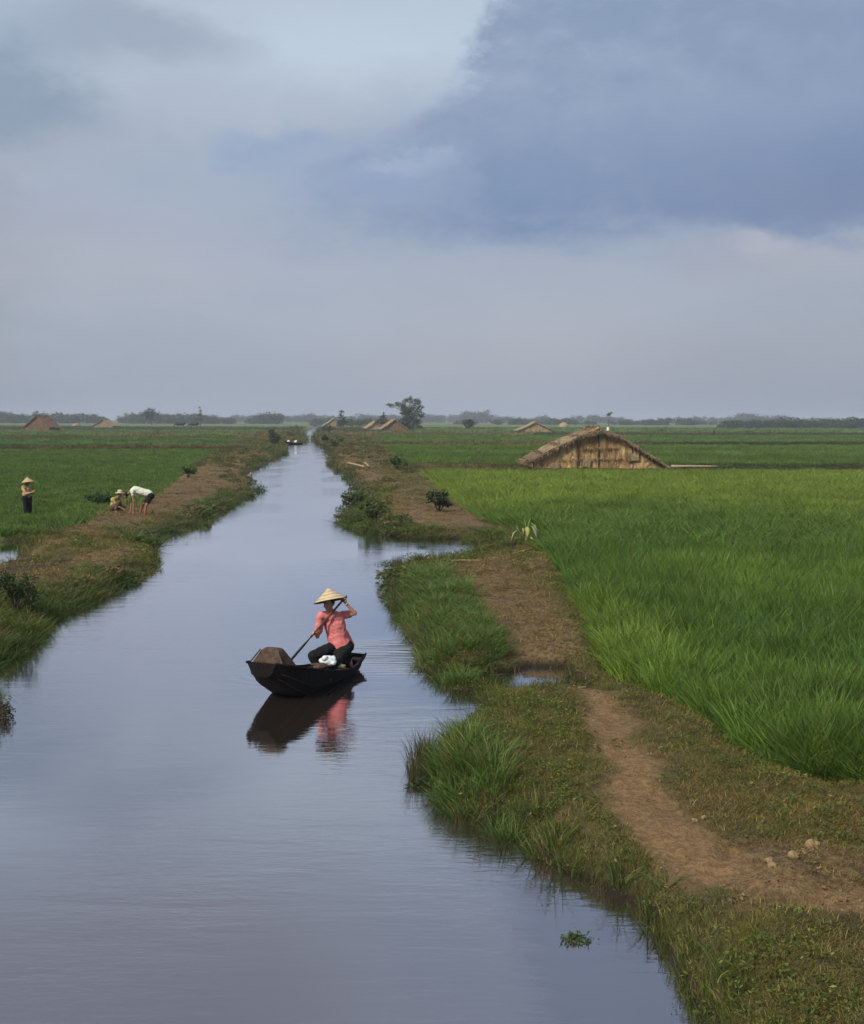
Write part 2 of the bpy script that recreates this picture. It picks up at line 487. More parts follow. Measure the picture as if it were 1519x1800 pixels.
# ground
def ground_mat():
    m, t, b = mat('ground_soil')
    g = t.node('ShaderNodeNewGeometry')
    pos = g.outputs['Position']
    aw = t.node('ShaderNodeAttribute', attribute_name='zones')
    sp = t.node('ShaderNodeSeparateColor'); t.l.new(aw.outputs['Color'], sp.inputs[0])
    path, brown, green = sp.outputs[0], sp.outputs[1], sp.outputs[2]
    n1 = t.noise(pos, 1.6, 6, .6); n2 = t.noise(pos, 14, 6, .65); n3 = t.noise(pos, 60, 4, .6)
    soil = t.mix(t.step(n2, .35, .65), (.070, .058, .024, 1), (.135, .108, .046, 1))
    soil = t.mix(t.step(n1, .45, .65), soil, (.085, .085, .030, 1))
    br = t.mix(t.step(n2, .38, .62), (.095, .064, .030, 1), (.215, .148, .070, 1))
    pa = t.mix(t.step(n2, .36, .64), (.180, .110, .050, 1), (.285, .180, .086, 1))
    pa = t.mix(t.step(n3, .58, .70), pa, (.33, .235, .135, 1))
    gr = t.mix(t.step(n1, .35, .65), (.085, .150, .035, 1), (.115, .175, .042, 1))
    gr = t.mix(t.math('MULTIPLY', t.step(n2, .5, .7), .4), gr, (.045, .080, .016, 1))
    c = t.mix(brown, soil, br); c = t.mix(green, c, gr); c = t.mix(path, c, pa)
    spz = t.node('ShaderNodeSeparateXYZ'); t.l.new(pos, spz.inputs[0])
    wet = t.step(spz.outputs[2], .16, .01)
    wet = t.math('MULTIPLY', wet, t.math('SUBTRACT', 1.0, green))
    c = t.mix(wet, c, (.030, .022, .014, 1))
    t.l.new(c, b.inputs['Base Color'])
    t.l.new(t.math('SUBTRACT', .95, t.math('MULTIPLY', wet, .35)), b.inputs['Roughness'])
    b.inputs['Specular IOR Level'].default_value = .2
    bn = t.node('ShaderNodeBump'); bn.inputs['Strength'].default_value = 1.0; bn.inputs['Distance'].default_value = .07
    t.l.new(t.math('ADD', n2, t.math('MULTIPLY', n3, .35)), bn.inputs['Height'])
    t.l.new(bn.outputs[0], b.inputs['Normal'])
    return m
M_GROUND = ground_mat()

def water_mat():
    m = bpy.data.materials.new('canal_water'); m.use_nodes = True
    t = NT(m.node_tree); t.n.clear()
    o = t.node('ShaderNodeOutputMaterial')
    g = t.node('ShaderNodeNewGeometry'); pos = g.outputs['Position']
    n1 = t.noise(t.mapping(pos, (.55, 2.0, 1)), 1.3, 3, .5, .4)
    n2 = t.noise(t.mapping(pos, (1.2, 5.0, 1)), 2.6, 4, .6, .6)
    # disturbed patch where the boat has come from, to the right of its stern
    cx, cy = at(700, 1150)
    sp = t.node('ShaderNodeSeparateXYZ'); t.l.new(pos, sp.inputs[0])
    dx = t.math('DIVIDE', t.math('SUBTRACT', sp.outputs[0], cx), 1.3)
    dy = t.math('DIVIDE', t.math('SUBTRACT', sp.outputs[1], cy), 1.8)
    rr = t.math('SQRT', t.math('ADD', t.math('MULTIPLY', dx, dx), t.math('MULTIPLY', dy, dy)))
    patch = t.step(rr, 1.3, .3)
    wv = t.node('ShaderNodeTexWave', wave_type='BANDS', bands_direction='Y')
    t.l.new(t.mapping(pos, (.22, 1.0, 1)), wv.inputs['Vector'])
    wv.inputs['Scale'].default_value = 1.7; wv.inputs['Distortion'].default_value = 7; wv.inputs['Detail'].default_value = 2; wv.inputs['Detail Scale'].default_value = 1.2
    wk = t.math('MULTIPLY', t.math('MULTIPLY', wv.outputs['Fac'], patch), .45)
    bx_, by_ = -2.45, 19.15
    ex = t.math('SUBTRACT', sp.outputs[0], bx_); ey = t.math('SUBTRACT', sp.outputs[1], by_)
    er = t.math('SQRT', t.math('ADD', t.math('MULTIPLY', ex, ex), t.math('MULTIPLY', ey, ey)))
    ring = t.math('MULTIPLY', t.math('MULTIPLY', t.math('SINE', t.math('MULTIPLY', er, 26.0)), t.step(er, 1.3, .05)), .30)
    wk = t.math('ADD', wk, ring)
    calm = t.step(t.noise(t.mapping(pos, (.25, .12, 1)), 1.0, 2, .5), .38, .62, .25, 1.35)
    h = t.math('ADD', t.math('MULTIPLY', t.math('ADD', t.math('MULTIPLY', n1, .60), t.math('MULTIPLY', n2, .22)), calm), wk)
    bn = t.node('ShaderNodeBump'); bn.inputs['Strength'].default_value = 1.0; bn.inputs['Distance'].default_value = .012
    t.l.new(h, bn.inputs['Height'])
    df = t.node('ShaderNodeBsdfDiffuse')
    tcol = t.mix(t.step(t.noise(pos, .35, 3, .5), .35, .65), (.040, .029, .023, 1), (.030, .024, .020, 1))
    t.l.new(tcol, df.inputs['Color'])
    gl = t.node('ShaderNodeBsdfGlossy'); gl.inputs['Roughness'].default_value = .02; gl.inputs['Color'].default_value = (.93, .93, .97, 1)
    t.l.new(bn.outputs[0], gl.inputs['Normal'])
    fr = t.node('ShaderNodeFresnel'); fr.inputs['IOR'].default_value = 1.6
    fac = t.math('ADD', .30, t.math('MULTIPLY', fr.outputs[0], 1.3), clamp=True)
    mx = t.node('ShaderNodeMixShader')
    t.l.new(fac, mx.inputs[0]); t.l.new(df.outputs[0], mx.inputs[1]); t.l.new(gl.outputs[0], mx.inputs[2]); t.l.new(mx.outputs[0], o.inputs[0])
    return m
M_WATER = water_mat()

# ------------------------------------------------------------------ ground sheet
def ground():
    ys = [-60, -40, -25, -15, -8, -3, 0, 2, 3.5, 5]
    y = 5.0
    while y < 24: y += .07; ys.append(y)
    while y < 4200: y *= 1.0105 if y < 400 else 1.03; ys.append(y)
    ys = np.array(ys); nu = 560
    u = np.linspace(-1, 1, nu)
    half = .50 * np.maximum(ys, 0) + 6 + np.clip(-ys, 0, 60) * .3
    half = np.where(ys > 300, half + (ys - 300) * .6, half)
    X = u[None, :] * half[:, None]; Y = np.repeat(ys[:, None], nu, 1)
    x = X.ravel(); y = Y.ravel()
    sh = shore(x, y); pa = paddy_s(x, y); pm = path_m(x, y); br = brown_m(x, y)
    z = height(x, y, sh, pa, pm)
    z = z + pm * (y < 22) * (fbm(x, y, 4.5, 3, 111) * .035)
    ny = len(ys)
    idx = np.arange(ny * nu).reshape(ny, nu)
    q = np.stack([idx[:-1, :-1], idx[:-1, 1:], idx[1:, 1:], idx[1:, :-1]], -1).reshape(-1, 4)
    cx = x[q].mean(1); cy = y[q].mean(1)
    fp = (pm[q].mean(1) > .55) & (cy < 22)
    far = sst(y, 430, 560)
    green = np.clip(np.maximum(sst(-pa, -.1, .3) * .9, far), 0, 1)
    green = green * (1 - br * .8)
    # fallow brownish strips between the distant fields
    strip = sst(fbm(x * .05, y, .030, 3, 40), .12, .30) * sst(y, 560, 640) * .5
    cols = np.stack([pm, np.maximum(br, strip), green * (1 - strip), np.ones_like(pm)], -1).astype(np.float32)
    def make(name, sel):
        qq = q[sel]
        used, inv = np.unique(qq.ravel(), return_inverse=True)
        v = np.stack([x[used], y[used], z[used]], -1)
        me = bpy.data.meshes.new(name)
        me.vertices.add(len(used)); me.vertices.foreach_set('co', v.ravel())
        me.loops.add(len(inv)); me.loops.foreach_set('vertex_index', inv.astype(np.int32))
        me.polygons.add(len(qq)); me.polygons.foreach_set('loop_start', np.arange(0, len(inv), 4, dtype=np.int32))
        me.polygons.foreach_set('use_smooth', np.ones(len(qq), bool))
        me.update(calc_edges=True)
        ca = me.color_attributes.new('zones', 'FLOAT_COLOR', 'POINT')
        ca.data.foreach_set('color', cols[used].ravel())
        me.materials.append(M_GROUND)
        o = bpy.data.objects.new(name, me); C.objects.link(o)
        o['kind'] = 'structure'
        return o
    make('ground', ~fp); make('dirt_path', fp)
ground()

wb = MB()
wb.add([(-400, -60, 0), (300, -60, 0), (300, 1500, 0), (-400, 1500, 0)], [(0, 1, 2, 3)])
tag(wb.build('water', M_WATER), kind='structure')

# ------------------------------------------------------------------ tuft library (hidden collection used by geometry nodes)
def lib(name): return bpy.data.collections.new(name)

def blade_mesh(name, n, r, h, w, lean, droop, segs=3, seed=0, hv=.35, mt=None):
    g = np.random.default_rng(seed)
    V = []; F = []
    for i in range(n):
        a = g.uniform(0, 2 * math.pi); rr = r * math.sqrt(g.uniform(0, 1))
        b = Vector((rr * math.cos(a), rr * math.sin(a), -.02))
        a2 = a + g.normal(0, .9); le = abs(g.normal(lean, lean * .5))
        dv = Vector((math.cos(a2), math.sin(a2), 0))
        hh = h * (1 - hv * g.uniform(0, 1)); ww = w * g.uniform(.7, 1.3)
        tw = g.uniform(0, math.pi)
        side = Vector((math.cos(tw), math.sin(tw), 0)) * ww * .5
        base = len(V); p = b.copy(); ang = le
        for s in range(segs):
            k = 1 - .55 * (s / segs) if s else .8
            V += [p - side * k, p + side * k]
            L = hh / segs
            p = p + (Vector((0, 0, 1)) * math.cos(ang) + dv * math.sin(ang)) * L
            ang = min(ang + droop * g.uniform(.5, 1.4) / segs, 2.4)
        V.append(p)
        for s in range(segs - 1):
            j = base + 2 * s
            F.append((j, j + 1, j + 3, j + 2))
        j = base + 2 * (segs - 1)
        F.append((j, j + 1, j + 2))
    me = bpy.data.meshes.new(name)
    me.from_pydata([tuple(v) for v in V], [], F); me.materials.append(mt or M_LEAF)
    return me

def leaf_cloud(n, centre_fn, size, g, long=1.7):
    V = []; F = []
    for i in range(n):
        p = Vector(centre_fn())
        d = Vector(g.normal(0, 1, 3)).normalized(); d.z *= .6; d.normalize()
        s = d.cross(Vector(g.normal(0, 1, 3))).normalized()
        L = size * g.uniform(.6, 1.3); b = len(V)
        V += [p - d * L * long * .5, p + s * L * .32 + Vector((0, 0, L * .08)), p + d * L * long * .5, p - s * L * .32 + Vector((0, 0, L * .08))]
        F.append((b, b + 1, b + 2, b + 3))
    return V, F

def mesh_of(name, V, F, mt):
    me = bpy.data.meshes.new(name); me.from_pydata([tuple(v) for v in V], [], F); me.materials.append(mt)
    return me

def fill(coll, metas):
    for i, me in enumerate(metas):
        o = bpy.data.objects.new('%s_%d' % (coll.name, i), me); coll.objects.link(o)
    return coll

L_RICE = fill(lib('lib_rice'), [blade_mesh('rice_tuft', 40, .11, .84, .013, .16, .95, 5, 100 + i, .5) for i in range(5)])
L_RICEFAR = fill(lib('lib_rice_far'), [blade_mesh('rice_far_tuft', 60, .42, .80, .035, .12, .7, 3, 120 + i, .45) for i in range(4)])
L_MAT = fill(lib('lib_mat'), [blade_mesh('short_grass_tuft', 26, .07, .10, .006, .75, .9, 3, 140 + i, .6) for i in range(6)])
L_REED = fill(lib('lib_reed'), [blade_mesh('long_grass_tuft', 34, .10, .58, .011, .22, .9, 5, 160 + i, .5) for i in range(6)])
L_MED = fill(lib('lib_med'), [blade_mesh('bank_grass_tuft', 34, .16, .30, .014, .35, 1.1, 4, 180 + i, .6) for i in range(5)])

def weed_mesh(seed, n=70, rad=.13, h=.09, size=.018):
    g = np.random.default_rng(seed)
    def c():
        a = g.uniform(0, 6.283); r = rad * math.sqrt(g.uniform(0, 1))
        return (r * math.cos(a), r * math.sin(a), h * g.uniform(.15, 1) * (1 - .5 * r / rad))
    V, F = leaf_cloud(n, c, size, g)
    return mesh_of('weed_tuft', V, F, M_LEAF)
L_WEED = fill(lib('lib_weed'), [weed_mesh(200 + i) for i in range(5)])
L_WEEDBIG = fill(lib('lib_weed_big'), [weed_mesh(220 + i, 130, .45, .55, .11) for i in range(5)])

def scatter(name, pts, tint, scl, coll, label, cat, lean=None):
    """one stuff object; geometry nodes put tufts from the library on its points"""
    n = len(pts)
    me = bpy.data.meshes.new(name)
    me.vertices.add(n); me.vertices.foreach_set('co', np.asarray(pts, np.float32).ravel())
    a = me.attributes.new('tint', 'FLOAT_COLOR', 'POINT')
    a.data.foreach_set('color', np.concatenate([np.clip(tint, 0, 1), np.ones((n, 1))], 1).astype(np.float32).ravel())
    a = me.attributes.new('scl', 'FLOAT_VECTOR', 'POINT'); a.data.foreach_set('vector', np.asarray(scl, np.float32).ravel())
    rot = np.zeros((n, 3)); rot[:, 2] = RNG.uniform(0, 6.283, n)
    rot[:, 0] = RNG.normal(0, .10, n); rot[:, 1] = RNG.normal(0, .10, n)
    if lean is not None:
        rot[:, 0] += lean * .25
    a = me.attributes.new('rot', 'FLOAT_VECTOR', 'POINT'); a.data.foreach_set('vector', rot.astype(np.float32).ravel())
    a = me.attributes.new('pick', 'INT', 'POINT'); a.data.foreach_set('value', RNG.integers(0, len(coll.objects), n).astype(np.int32))
    o = bpy.data.objects.new(name, me); C.objects.link(o)
    tag(o, label, cat, None, 'stuff')
    ng = bpy.data.node_groups.new(name + '_nodes', 'GeometryNodeTree')
    ng.interface.new_socket('Geometry', in_out='INPUT', socket_type='NodeSocketGeometry')
    ng.interface.new_socket('Geometry', in_out='OUTPUT', socket_type='NodeSocketGeometry')
    N = ng.nodes; L = ng.links
    gi = N.new('NodeGroupInput'); go = N.new('NodeGroupOutput')
    ci = N.new('GeometryNodeCollectionInfo'); ci.inputs['Collection'].default_value = coll
    ci.inputs['Separate Children'].default_value = True; ci.inputs['Reset Children'].default_value = True
    ip = N.new('GeometryNodeInstanceOnPoints'); ip.inputs['Pick Instance'].default_value = True
    def attr(nm, typ):
        k = N.new('GeometryNodeInputNamedAttribute'); k.data_type = typ; k.inputs['Name'].default_value = nm
        return k.outputs['Attribute']
    L.new(gi.outputs[0], ip.inputs['Points']); L.new(ci.outputs[0], ip.inputs['Instance'])
    L.new(attr('pick', 'INT'), ip.inputs['Instance Index'])
    L.new(attr('rot', 'FLOAT_VECTOR'), ip.inputs['Rotation'])
    L.new(attr('scl', 'FLOAT_VECTOR'), ip.inputs['Scale'])
    L.new(ip.outputs[0], go.inputs[0])
    md = o.modifiers.new('scatter', 'NODES'); md.node_group = ng
    print('SCATTER', name, n)
    return o

def cand(y0, y1, s_fn, xlim=lambda y: (-.43 * y - 2.5, .43 * y + 2.5)):
    xs = []; ys = []
    y = y0
    while y < y1:
        s = s_fn(y); a, b = xlim(y)
        k = int((b - a) / s) + 1
        xs.append(a + (np.arange(k) + RNG.uniform(0, 1, k)) * s)
        ys.append(y + RNG.uniform(-.5, .5, k) * s)
        y += s
    return np.concatenate(xs), np.concatenate(ys)

def c3(*a): return np.array(a, float)[None, :]
def lerp(a, b, t): return a * (1 - t[:, None]) + b * t[:, None]

# ---- rice
def rice(key, name, y0, y1, s_fn, coll, hgt, base, alt, label, wide=1.0):
    x, y = cand(y0, y1, s_fn)
    d = sdf(PADDIES[key], x, y) + fbm(x, y, .8, 3, 5) * .15
    far = np.clip(np.hypot(x, y) / 80, 0, 2)
    k = (d < -.05) & (shore(x, y) > .2)
    x, y, d = x[k], y[k], d[k]
    z = height(x, y)
    n1 = fbm(x, y, .12, 3, 50); n2 = fbm(x, y, .7, 3, 55)
    t = np.clip(.5 + n1 * .9 + n2 * .35 + (fbm(x * .02 + 5, y, .06, 3, 59) * 1.6 if y0 > 90 else 0), 0, 1)
    tint = lerp(base, alt, t)
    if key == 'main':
        # yellower tint at the back of the plot and the corner by the channel
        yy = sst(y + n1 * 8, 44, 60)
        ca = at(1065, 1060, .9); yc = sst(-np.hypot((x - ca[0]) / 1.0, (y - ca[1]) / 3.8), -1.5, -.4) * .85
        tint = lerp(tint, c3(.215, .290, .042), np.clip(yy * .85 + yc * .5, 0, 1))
    tint = tint * (1 + RNG.normal(0, .20, (len(x), 1)) + .35 * fbm(x, y, 1.6, 3, 57)[:, None])
    edge = sst(-d, 0, .6)
    h = hgt * (.88 + .30 * n2 + RNG.uniform(-.22, .14, len(x)) + .14 * fbm(x, y, 2.4, 2, 58)) * (.74 + .26 * edge)
    w = wide * (1 + .1 * RNG.normal(0, 1, len(x)))
    pts = np.stack([x, y, z], -1)
    scatter(name, pts, tint, np.stack([w, w, h / .8], -1), coll, label, 'rice')

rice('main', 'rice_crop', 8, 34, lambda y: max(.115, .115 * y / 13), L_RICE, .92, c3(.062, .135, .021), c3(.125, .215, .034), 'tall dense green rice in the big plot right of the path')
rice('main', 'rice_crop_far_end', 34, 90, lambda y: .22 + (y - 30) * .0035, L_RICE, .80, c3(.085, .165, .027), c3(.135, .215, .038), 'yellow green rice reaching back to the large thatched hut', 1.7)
rice('right_2', 'rice_crop', 92, 185, lambda y: .45 * y / 90, L_RICEFAR, .75, c3(.090, .155, .030), c3(.130, .200, .040), 'strip of rice directly behind the large thatched hut', 1.3)
rice('right_3', 'rice_crop', 185, 330, lambda y: .8 * y / 180, L_RICEFAR, .75, c3(.095, .165, .036), c3(.135, .200, .045), 'narrow strip of rice level with the huts beside the tall tree', 2.2)
rice('right_4', 'rice_crop', 300, 560, lambda y: 2.0 * y / 300, L_RICEFAR, .9, c3(.110, .180, .050), c3(.150, .210, .058), 'farthest pale strip of rice right of the tall tree', 4.5)
rice('left_1', 'rice_crop', 34, 180, lambda y: .26 + (y - 34) * .0045, L_RICEFAR, .42, c3(.085, .150, .030), c3(.110, .175, .036), 'low even green rice behind the three farm workers', .85)
rice('left_2', 'rice_crop', 165, 260, lambda y: .8 * y / 180, L_RICEFAR, .6, c3(.075, .155, .032), c3(.105, .180, .038), 'strip of rice in front of the brown hut at far left', 2.2)
rice('left_3', 'rice_crop', 240, 460, lambda y: 1.5 * y / 250, L_RICEFAR, .8, c3(.110, .175, .050), c3(.145, .195, .055), 'far strip of rice below the grazing buffaloes', 3.5)

# ---- banks
G1 = [at(*p, .2) for p in [(697, 992), (770, 990), (800, 1040), (845, 1085), (880, 1130), (893, 1160), (880, 1186), (758, 1190), (738, 1125), (700, 1085), (690, 1050)]]
G2 = [at(*p, .2) for p in [(765, 1335), (815, 1320), (870, 1350), (905, 1400), (905, 1445), (850, 1440), (790, 1410), (755, 1370)]]
def near_pool(x, y):
    m = sdf(POOL, x, y) < 1.0
    for (lx, ly), lr in LOWS[:4]: m |= np.hypot(x - lx, y - ly) < lr * .75
    m |= (np.abs(x + 12.6) < 6) & (np.abs(y - 34) < 3.5)
    return m
def bank():
    # short matted grass on the near banks
    x, y = cand(6.5, 42, lambda y: .062 * max(1, y / 11), lambda y: (-.40 * y - 1.5, .40 * y + 1.5))
    sh = shore(x, y); k = sh > .0
    x, y, sh = x[k], y[k], sh[k]
    pa = paddy_s(x, y); k = pa > -.15
    x, y, sh, pa = x[k], y[k], sh[k], pa[k]
    pm = path_m(x, y); br = brown_m(x, y)
    keep = RNG.uniform(0, 1, len(x)) < np.clip(1.05 - pm * 1.1, .03, 1) * (1 - .45 * br)
    bare = sst(fbm(x, y, 1.4, 4, 61), .18, .42)
    keep &= RNG.uniform(0, 1, len(x)) < 1 - .6 * bare
    x, y, sh, pa, pm, br = [q[keep] for q in (x, y, sh, pa, pm, br)]
    z = height(x, y, sh, pa, pm)
    n1 = fbm(x, y, .55, 4, 65); n2 = fbm(x, y, 2.5, 3, 68)
    tint = lerp(c3(.225, .170, .040), c3(.125, .130, .026), np.clip(.45 + n1 * 1.1 + n2 * .5, 0, 1))
    tint = lerp(tint, c3(.190, .135, .055), np.clip(br * .8 + pm * .7 + sst(n2, .15, .5) * .45 + dry_m(x, y) * (.55 + n1), 0, 1))
    tint = lerp(tint, c3(.060, .110, .022), sst(-sh, -.55, -.05) * .7)
    tint = np.where((RNG.uniform(0, 1, len(x)) < .07)[:, None], c3(.30, .24, .09), tint)
    tint = tint * (1 + RNG.normal(0, .22, (len(x), 1)))
    s = (.75 + .5 * RNG.uniform(0, 1, len(x)) + np.clip(n1, 0, 1) * .5) * (1 - .45 * pm) * np.maximum(1, y / 14)
    hz = s * (1 + .9 * sst(-sh, -.7, -.1)) / np.maximum(1, y / 14) ** .4
    scatter('short_grass', np.stack([x, y, z], -1), tint, np.stack([s, s, hz], -1), L_MAT, 'short matted olive grass on the near canal banks', 'grass')
    # small leafy weeds in it
    x, y = cand(6.5, 40, lambda y: .15 * max(1, y / 14))
    sh = shore(x, y); pa = paddy_s(x, y); pm = path_m(x, y); br = brown_m(x, y)
    n = fbm(x, y, .8, 3, 71)
    k = (sh > .03) & (pa > -.1) & (pm < .25) & (RNG.uniform(0, 1, len(x)) < .30 + n * .9 + .6 * sst(-sh, -1.2, -.1)) & (br < .7)
    x, y, sh, pa, pm = [q[k] for q in (x, y, sh, pa, pm)]
    z = height(x, y, sh, pa, pm)
    tint = lerp(c3(.070, .105, .022), c3(.130, .150, .030), RNG.uniform(0, 1, len(x))) * (1 + RNG.normal(0, .15, (len(x), 1)))
    s = RNG.uniform(.6, 1.4, len(x)) * np.maximum(1, y / 18)
    scatter('leafy_weeds', np.stack([x, y, z], -1), tint, np.stack([s, s, s], -1), L_WEED, 'small leafy weeds among the short grass of the near banks', 'weeds')
    # long grass: two thick stands on the right bank, plus shaggy fringes along the water on both banks
    x, y = cand(8, 60, lambda y: .095 * max(1, y / 15))
    sh = shore(x, y)
    g1 = sdf(G1, x, y) + fbm(x, y, 1.5, 3, 75) * .25; g2 = sdf(G2, x, y) + fbm(x, y, 1.5, 3, 76) * .2
    stand = (g1 < 0) & (sh > -.18); stand2 = (g2 < .0) & (sh > -.25)
    leftfr = (x < -.21 * y) & (sh > -.12) & (sh < 1.5) & (RNG.uniform(0, 1, len(x)) < .55 - .35 * np.clip(sh, 0, 1.5))
    rightfr = (x > -.2 * y) & (y > 27) & (sh > -.15) & (sh < 1.0) & (RNG.uniform(0, 1, len(x)) < .4)
    nearfr = (x > 0) & (y < 16) & (sh > -.05) & (sh < .25) & (RNG.uniform(0, 1, len(x)) < .10)
    k = (stand & (RNG.uniform(0, 1, len(x)) < .62)) | (stand2 & (RNG.uniform(0, 1, len(x)) < .6)) | leftfr | rightfr | nearfr
    k &= ~(near_pool(x, y) & ~stand2 & ~(stand & (RNG.uniform(0, 1, len(x)) < .25)))
    st = (stand | stand2)[k]
    s1 = stand[k]
    x, y, sh = x[k], y[k], sh[k]
    z = np.maximum(height(x, y), -.05)
    n = fbm(x, y, 1.2, 3, 78)
    tint = lerp(c3(.070, .130, .030), c3(.130, .195, .045), np.clip(.5 + n, 0, 1)) * (1 + RNG.normal(0, .15, (len(x), 1)))
    tint = np.where(st[:, None], tint, lerp(c3(.070, .105, .030), c3(.110, .150, .035), np.clip(.5 + n, 0, 1)))
    dry = (RNG.uniform(0, 1, len(x)) < .08)[:, None]
    tint = np.where(dry, c3(.19, .15, .06), tint)
    h = np.where(st, .74 + n * .5, .55 + .35 * n) * RNG.uniform(.7, 1.2, len(x))
    h = np.where(s1, h * (.72 - .40 * sst(y, 24, 33)), h)
    w = np.maximum(1, y / 20)
    scatter('long_grass', np.stack([x, y, z], -1), tint, np.stack([w, w, h * np.maximum(1, y / 45)], -1), L_REED, 'long arching grass in shaggy stands along the water edge', 'grass')
    # medium bank growth farther away, all along the canal
    x, y = cand(26, 330, lambda y: .26 * max(1, y / 30), lambda y: (-.43 * y - 2, .10 * y + 12))
    sh = shore(x, y); pa = paddy_s(x, y); br = brown_m(x, y)
    dmax = 4 + y * .045
    k = (sh > 0) & (pa > .0) & (sh < dmax * 3) & (RNG.uniform(0, 1, len(x)) < .95 - .45 * br) & ~(near_pool(x, y) & (RNG.uniform(0, 1, len(x)) < .9))
    x, y, sh, pa, br = [q[k] for q in (x, y, sh, pa, br)]
    z = height(x, y, sh, pa)
    n = fbm(x, y, .35, 4, 82); m = fbm(x, y, .12, 3, 85)
    tint = lerp(c3(.135, .130, .038), c3(.085, .125, .030), np.clip(.5 + n * 1.2, 0, 1))
    tint = lerp(tint, c3(.230, .165, .075), np.clip(br * .9 + sst(m, -.05, .25) * .7 + .45 * sst(sh, 1.0, 3), 0, 1))
    tint = lerp(tint, c3(.055, .085, .025), sst(-sh, -1.3, 0) * .7)
    tint = tint * (1 + RNG.normal(0, .18, (len(x), 1)))
    w = np.maximum(1, y / 34)
    h = (.55 + .5 * n + .5 * sst(-sh, -2, 0)) * np.maximum(1, (y / 60)) * RNG.uniform(.7, 1.3, len(x)) * (1 - .4 * br) * (1 - .6 * ((x > -1.5) & (y < 46)))
    scatter('bank_grass', np.stack([x, y, z], -1), tint, np.stack([w, w, h], -1), L_MED, 'rough olive and brown grass on the banks farther up the canal', 'grass')
    # broad leaved growth at the water side
    x, y = cand(20, 420, lambda y: .55 * max(1, y / 40), lambda y: (-.40 * y - 2, .05 * y + 6))
    sh = shore(x, y); n = fbm(x, y, .25, 3, 88)
    right = x > -.18 * y
    wdt = np.where(right, 1.5, .9) * np.clip(y / 45, .6, 3)
    k = (sh > -.2) & (sh < wdt) & (RNG.uniform(0, 1, len(x)) < .35 + n * .9 + .25 * (y > 90)) & (y > 27) & ~((x > -.8) & (y < 46)) & ~near_pool(x, y)
    x, y, sh, n = x[k], y[k], sh[k], n[k]
    z = np.maximum(height(x, y, sh), 0)
    tint = lerp(c3(.070, .095, .030), c3(.125, .140, .042), RNG.uniform(0, 1, len(x)))
    tint = np.where((RNG.uniform(0, 1, len(x)) < .22)[:, None], c3(.16, .12, .06), tint)
    s = RNG.uniform(.4, 1.0, len(x)) * np.maximum(1, y / 95)
    scatter('waterside_plants', np.stack([x, y, z], -1), tint, np.stack([s, s, s * .85], -1), L_WEEDBIG, 'low leafy plants crowding the canal edge in the middle distance', 'plants')
bank()
M_CRUMB = leaf_mat('soil_crumbs', 0.0, .95, .1)
def crumbs():
    coll = lib('lib_crumb')
    for i in range(4):
        g = np.random.default_rng(500 + i)
        V = []; F = []
        for k in range(7):
            c = Vector((g.normal(0, .05), g.normal(0, .05), .004)); r = g.uniform(.006, .017); b = len(V)
            V += [c + Vector(q) * r * g.uniform(.7, 1.3) for q in ((1, 0, 0), (0, 1, 0), (-1, 0, 0), (0, -1, 0), (.1, 0, .8), (0, .1, -.8))]
            F += [(b, b + 1, b + 4), (b + 1, b + 2, b + 4), (b + 2, b + 3, b + 4), (b + 3, b, b + 4), (b + 1, b, b + 5), (b + 2, b + 1, b + 5), (b + 3, b + 2, b + 5), (b, b + 3, b + 5)]
        o = bpy.data.objects.new('crumb_%d' % i, mesh_of('crumb', V, F, M_CRUMB)); coll.objects.link(o)
    x, y = cand(7, 34, lambda y: .085 * max(1, y / 12))
    sh = shore(x, y); pa = paddy_s(x, y); pm = path_m(x, y); br = brown_m(x, y)
    cl = fbm(x, y, 2.5, 3, 121)
    k = (sh > .1) & (pa > 0) & (RNG.uniform(0, 1, len(x)) < (pm * .22 + br * .32) * (.6 + 1.8 * cl))
    x, y, sh, pa, pm = [q[k] for q in (x, y, sh, pa, pm)]
    z = height(x, y, sh, pa, pm) + pm * fbm(x, y, 4.5, 3, 111) * .035 * (y < 22)
    t = lerp(c3(.12, .078, .036), c3(.22, .150, .072), RNG.uniform(0, 1, len(x)))
    s = RNG.uniform(.3, 1.0, len(x)) ** 1.5 * 1.3 * np.maximum(1, y / 15)
    scatter('soil_crumbs', np.stack([x, y, z], -1), t, np.stack([s, s, s], -1), coll, 'loose soil crumbs strewn over the path and the bare bank', 'soil')
crumbs()
def dark_reeds():
    g = np.random.default_rng(77); P = []
    for (px0, py0, px1, py1, n) in ((700, 992, 690, 1060, 46), (690, 1058, 702, 1084, 16), (742, 1115, 752, 1165, 16), (745, 990, 790, 985, 7), (748, 1330, 765, 1372, 22), (735, 1345, 745, 1385, 10)):
        a = np.array(at(px0, py0)); b = np.array(at(px1, py1))
        for _ in range(n):
            q = a + (b - a) * g.random() + g.normal(0, .06, 2); P.append((q[0], q[1], -.06))
    P = np.array(P); n = len(P)
    tint = lerp(c3(.055, .075, .025), c3(.120, .095, .045), g.random(n))
    s = g.uniform(.45, .8, n)
    scatter('dark_reeds', P, tint, np.stack([s * .8, s * .8, g.uniform(.7, 1.15, n)], -1), L_REED, 'dark reeds standing in the water along the right bank', 'reeds')
dark_reeds()
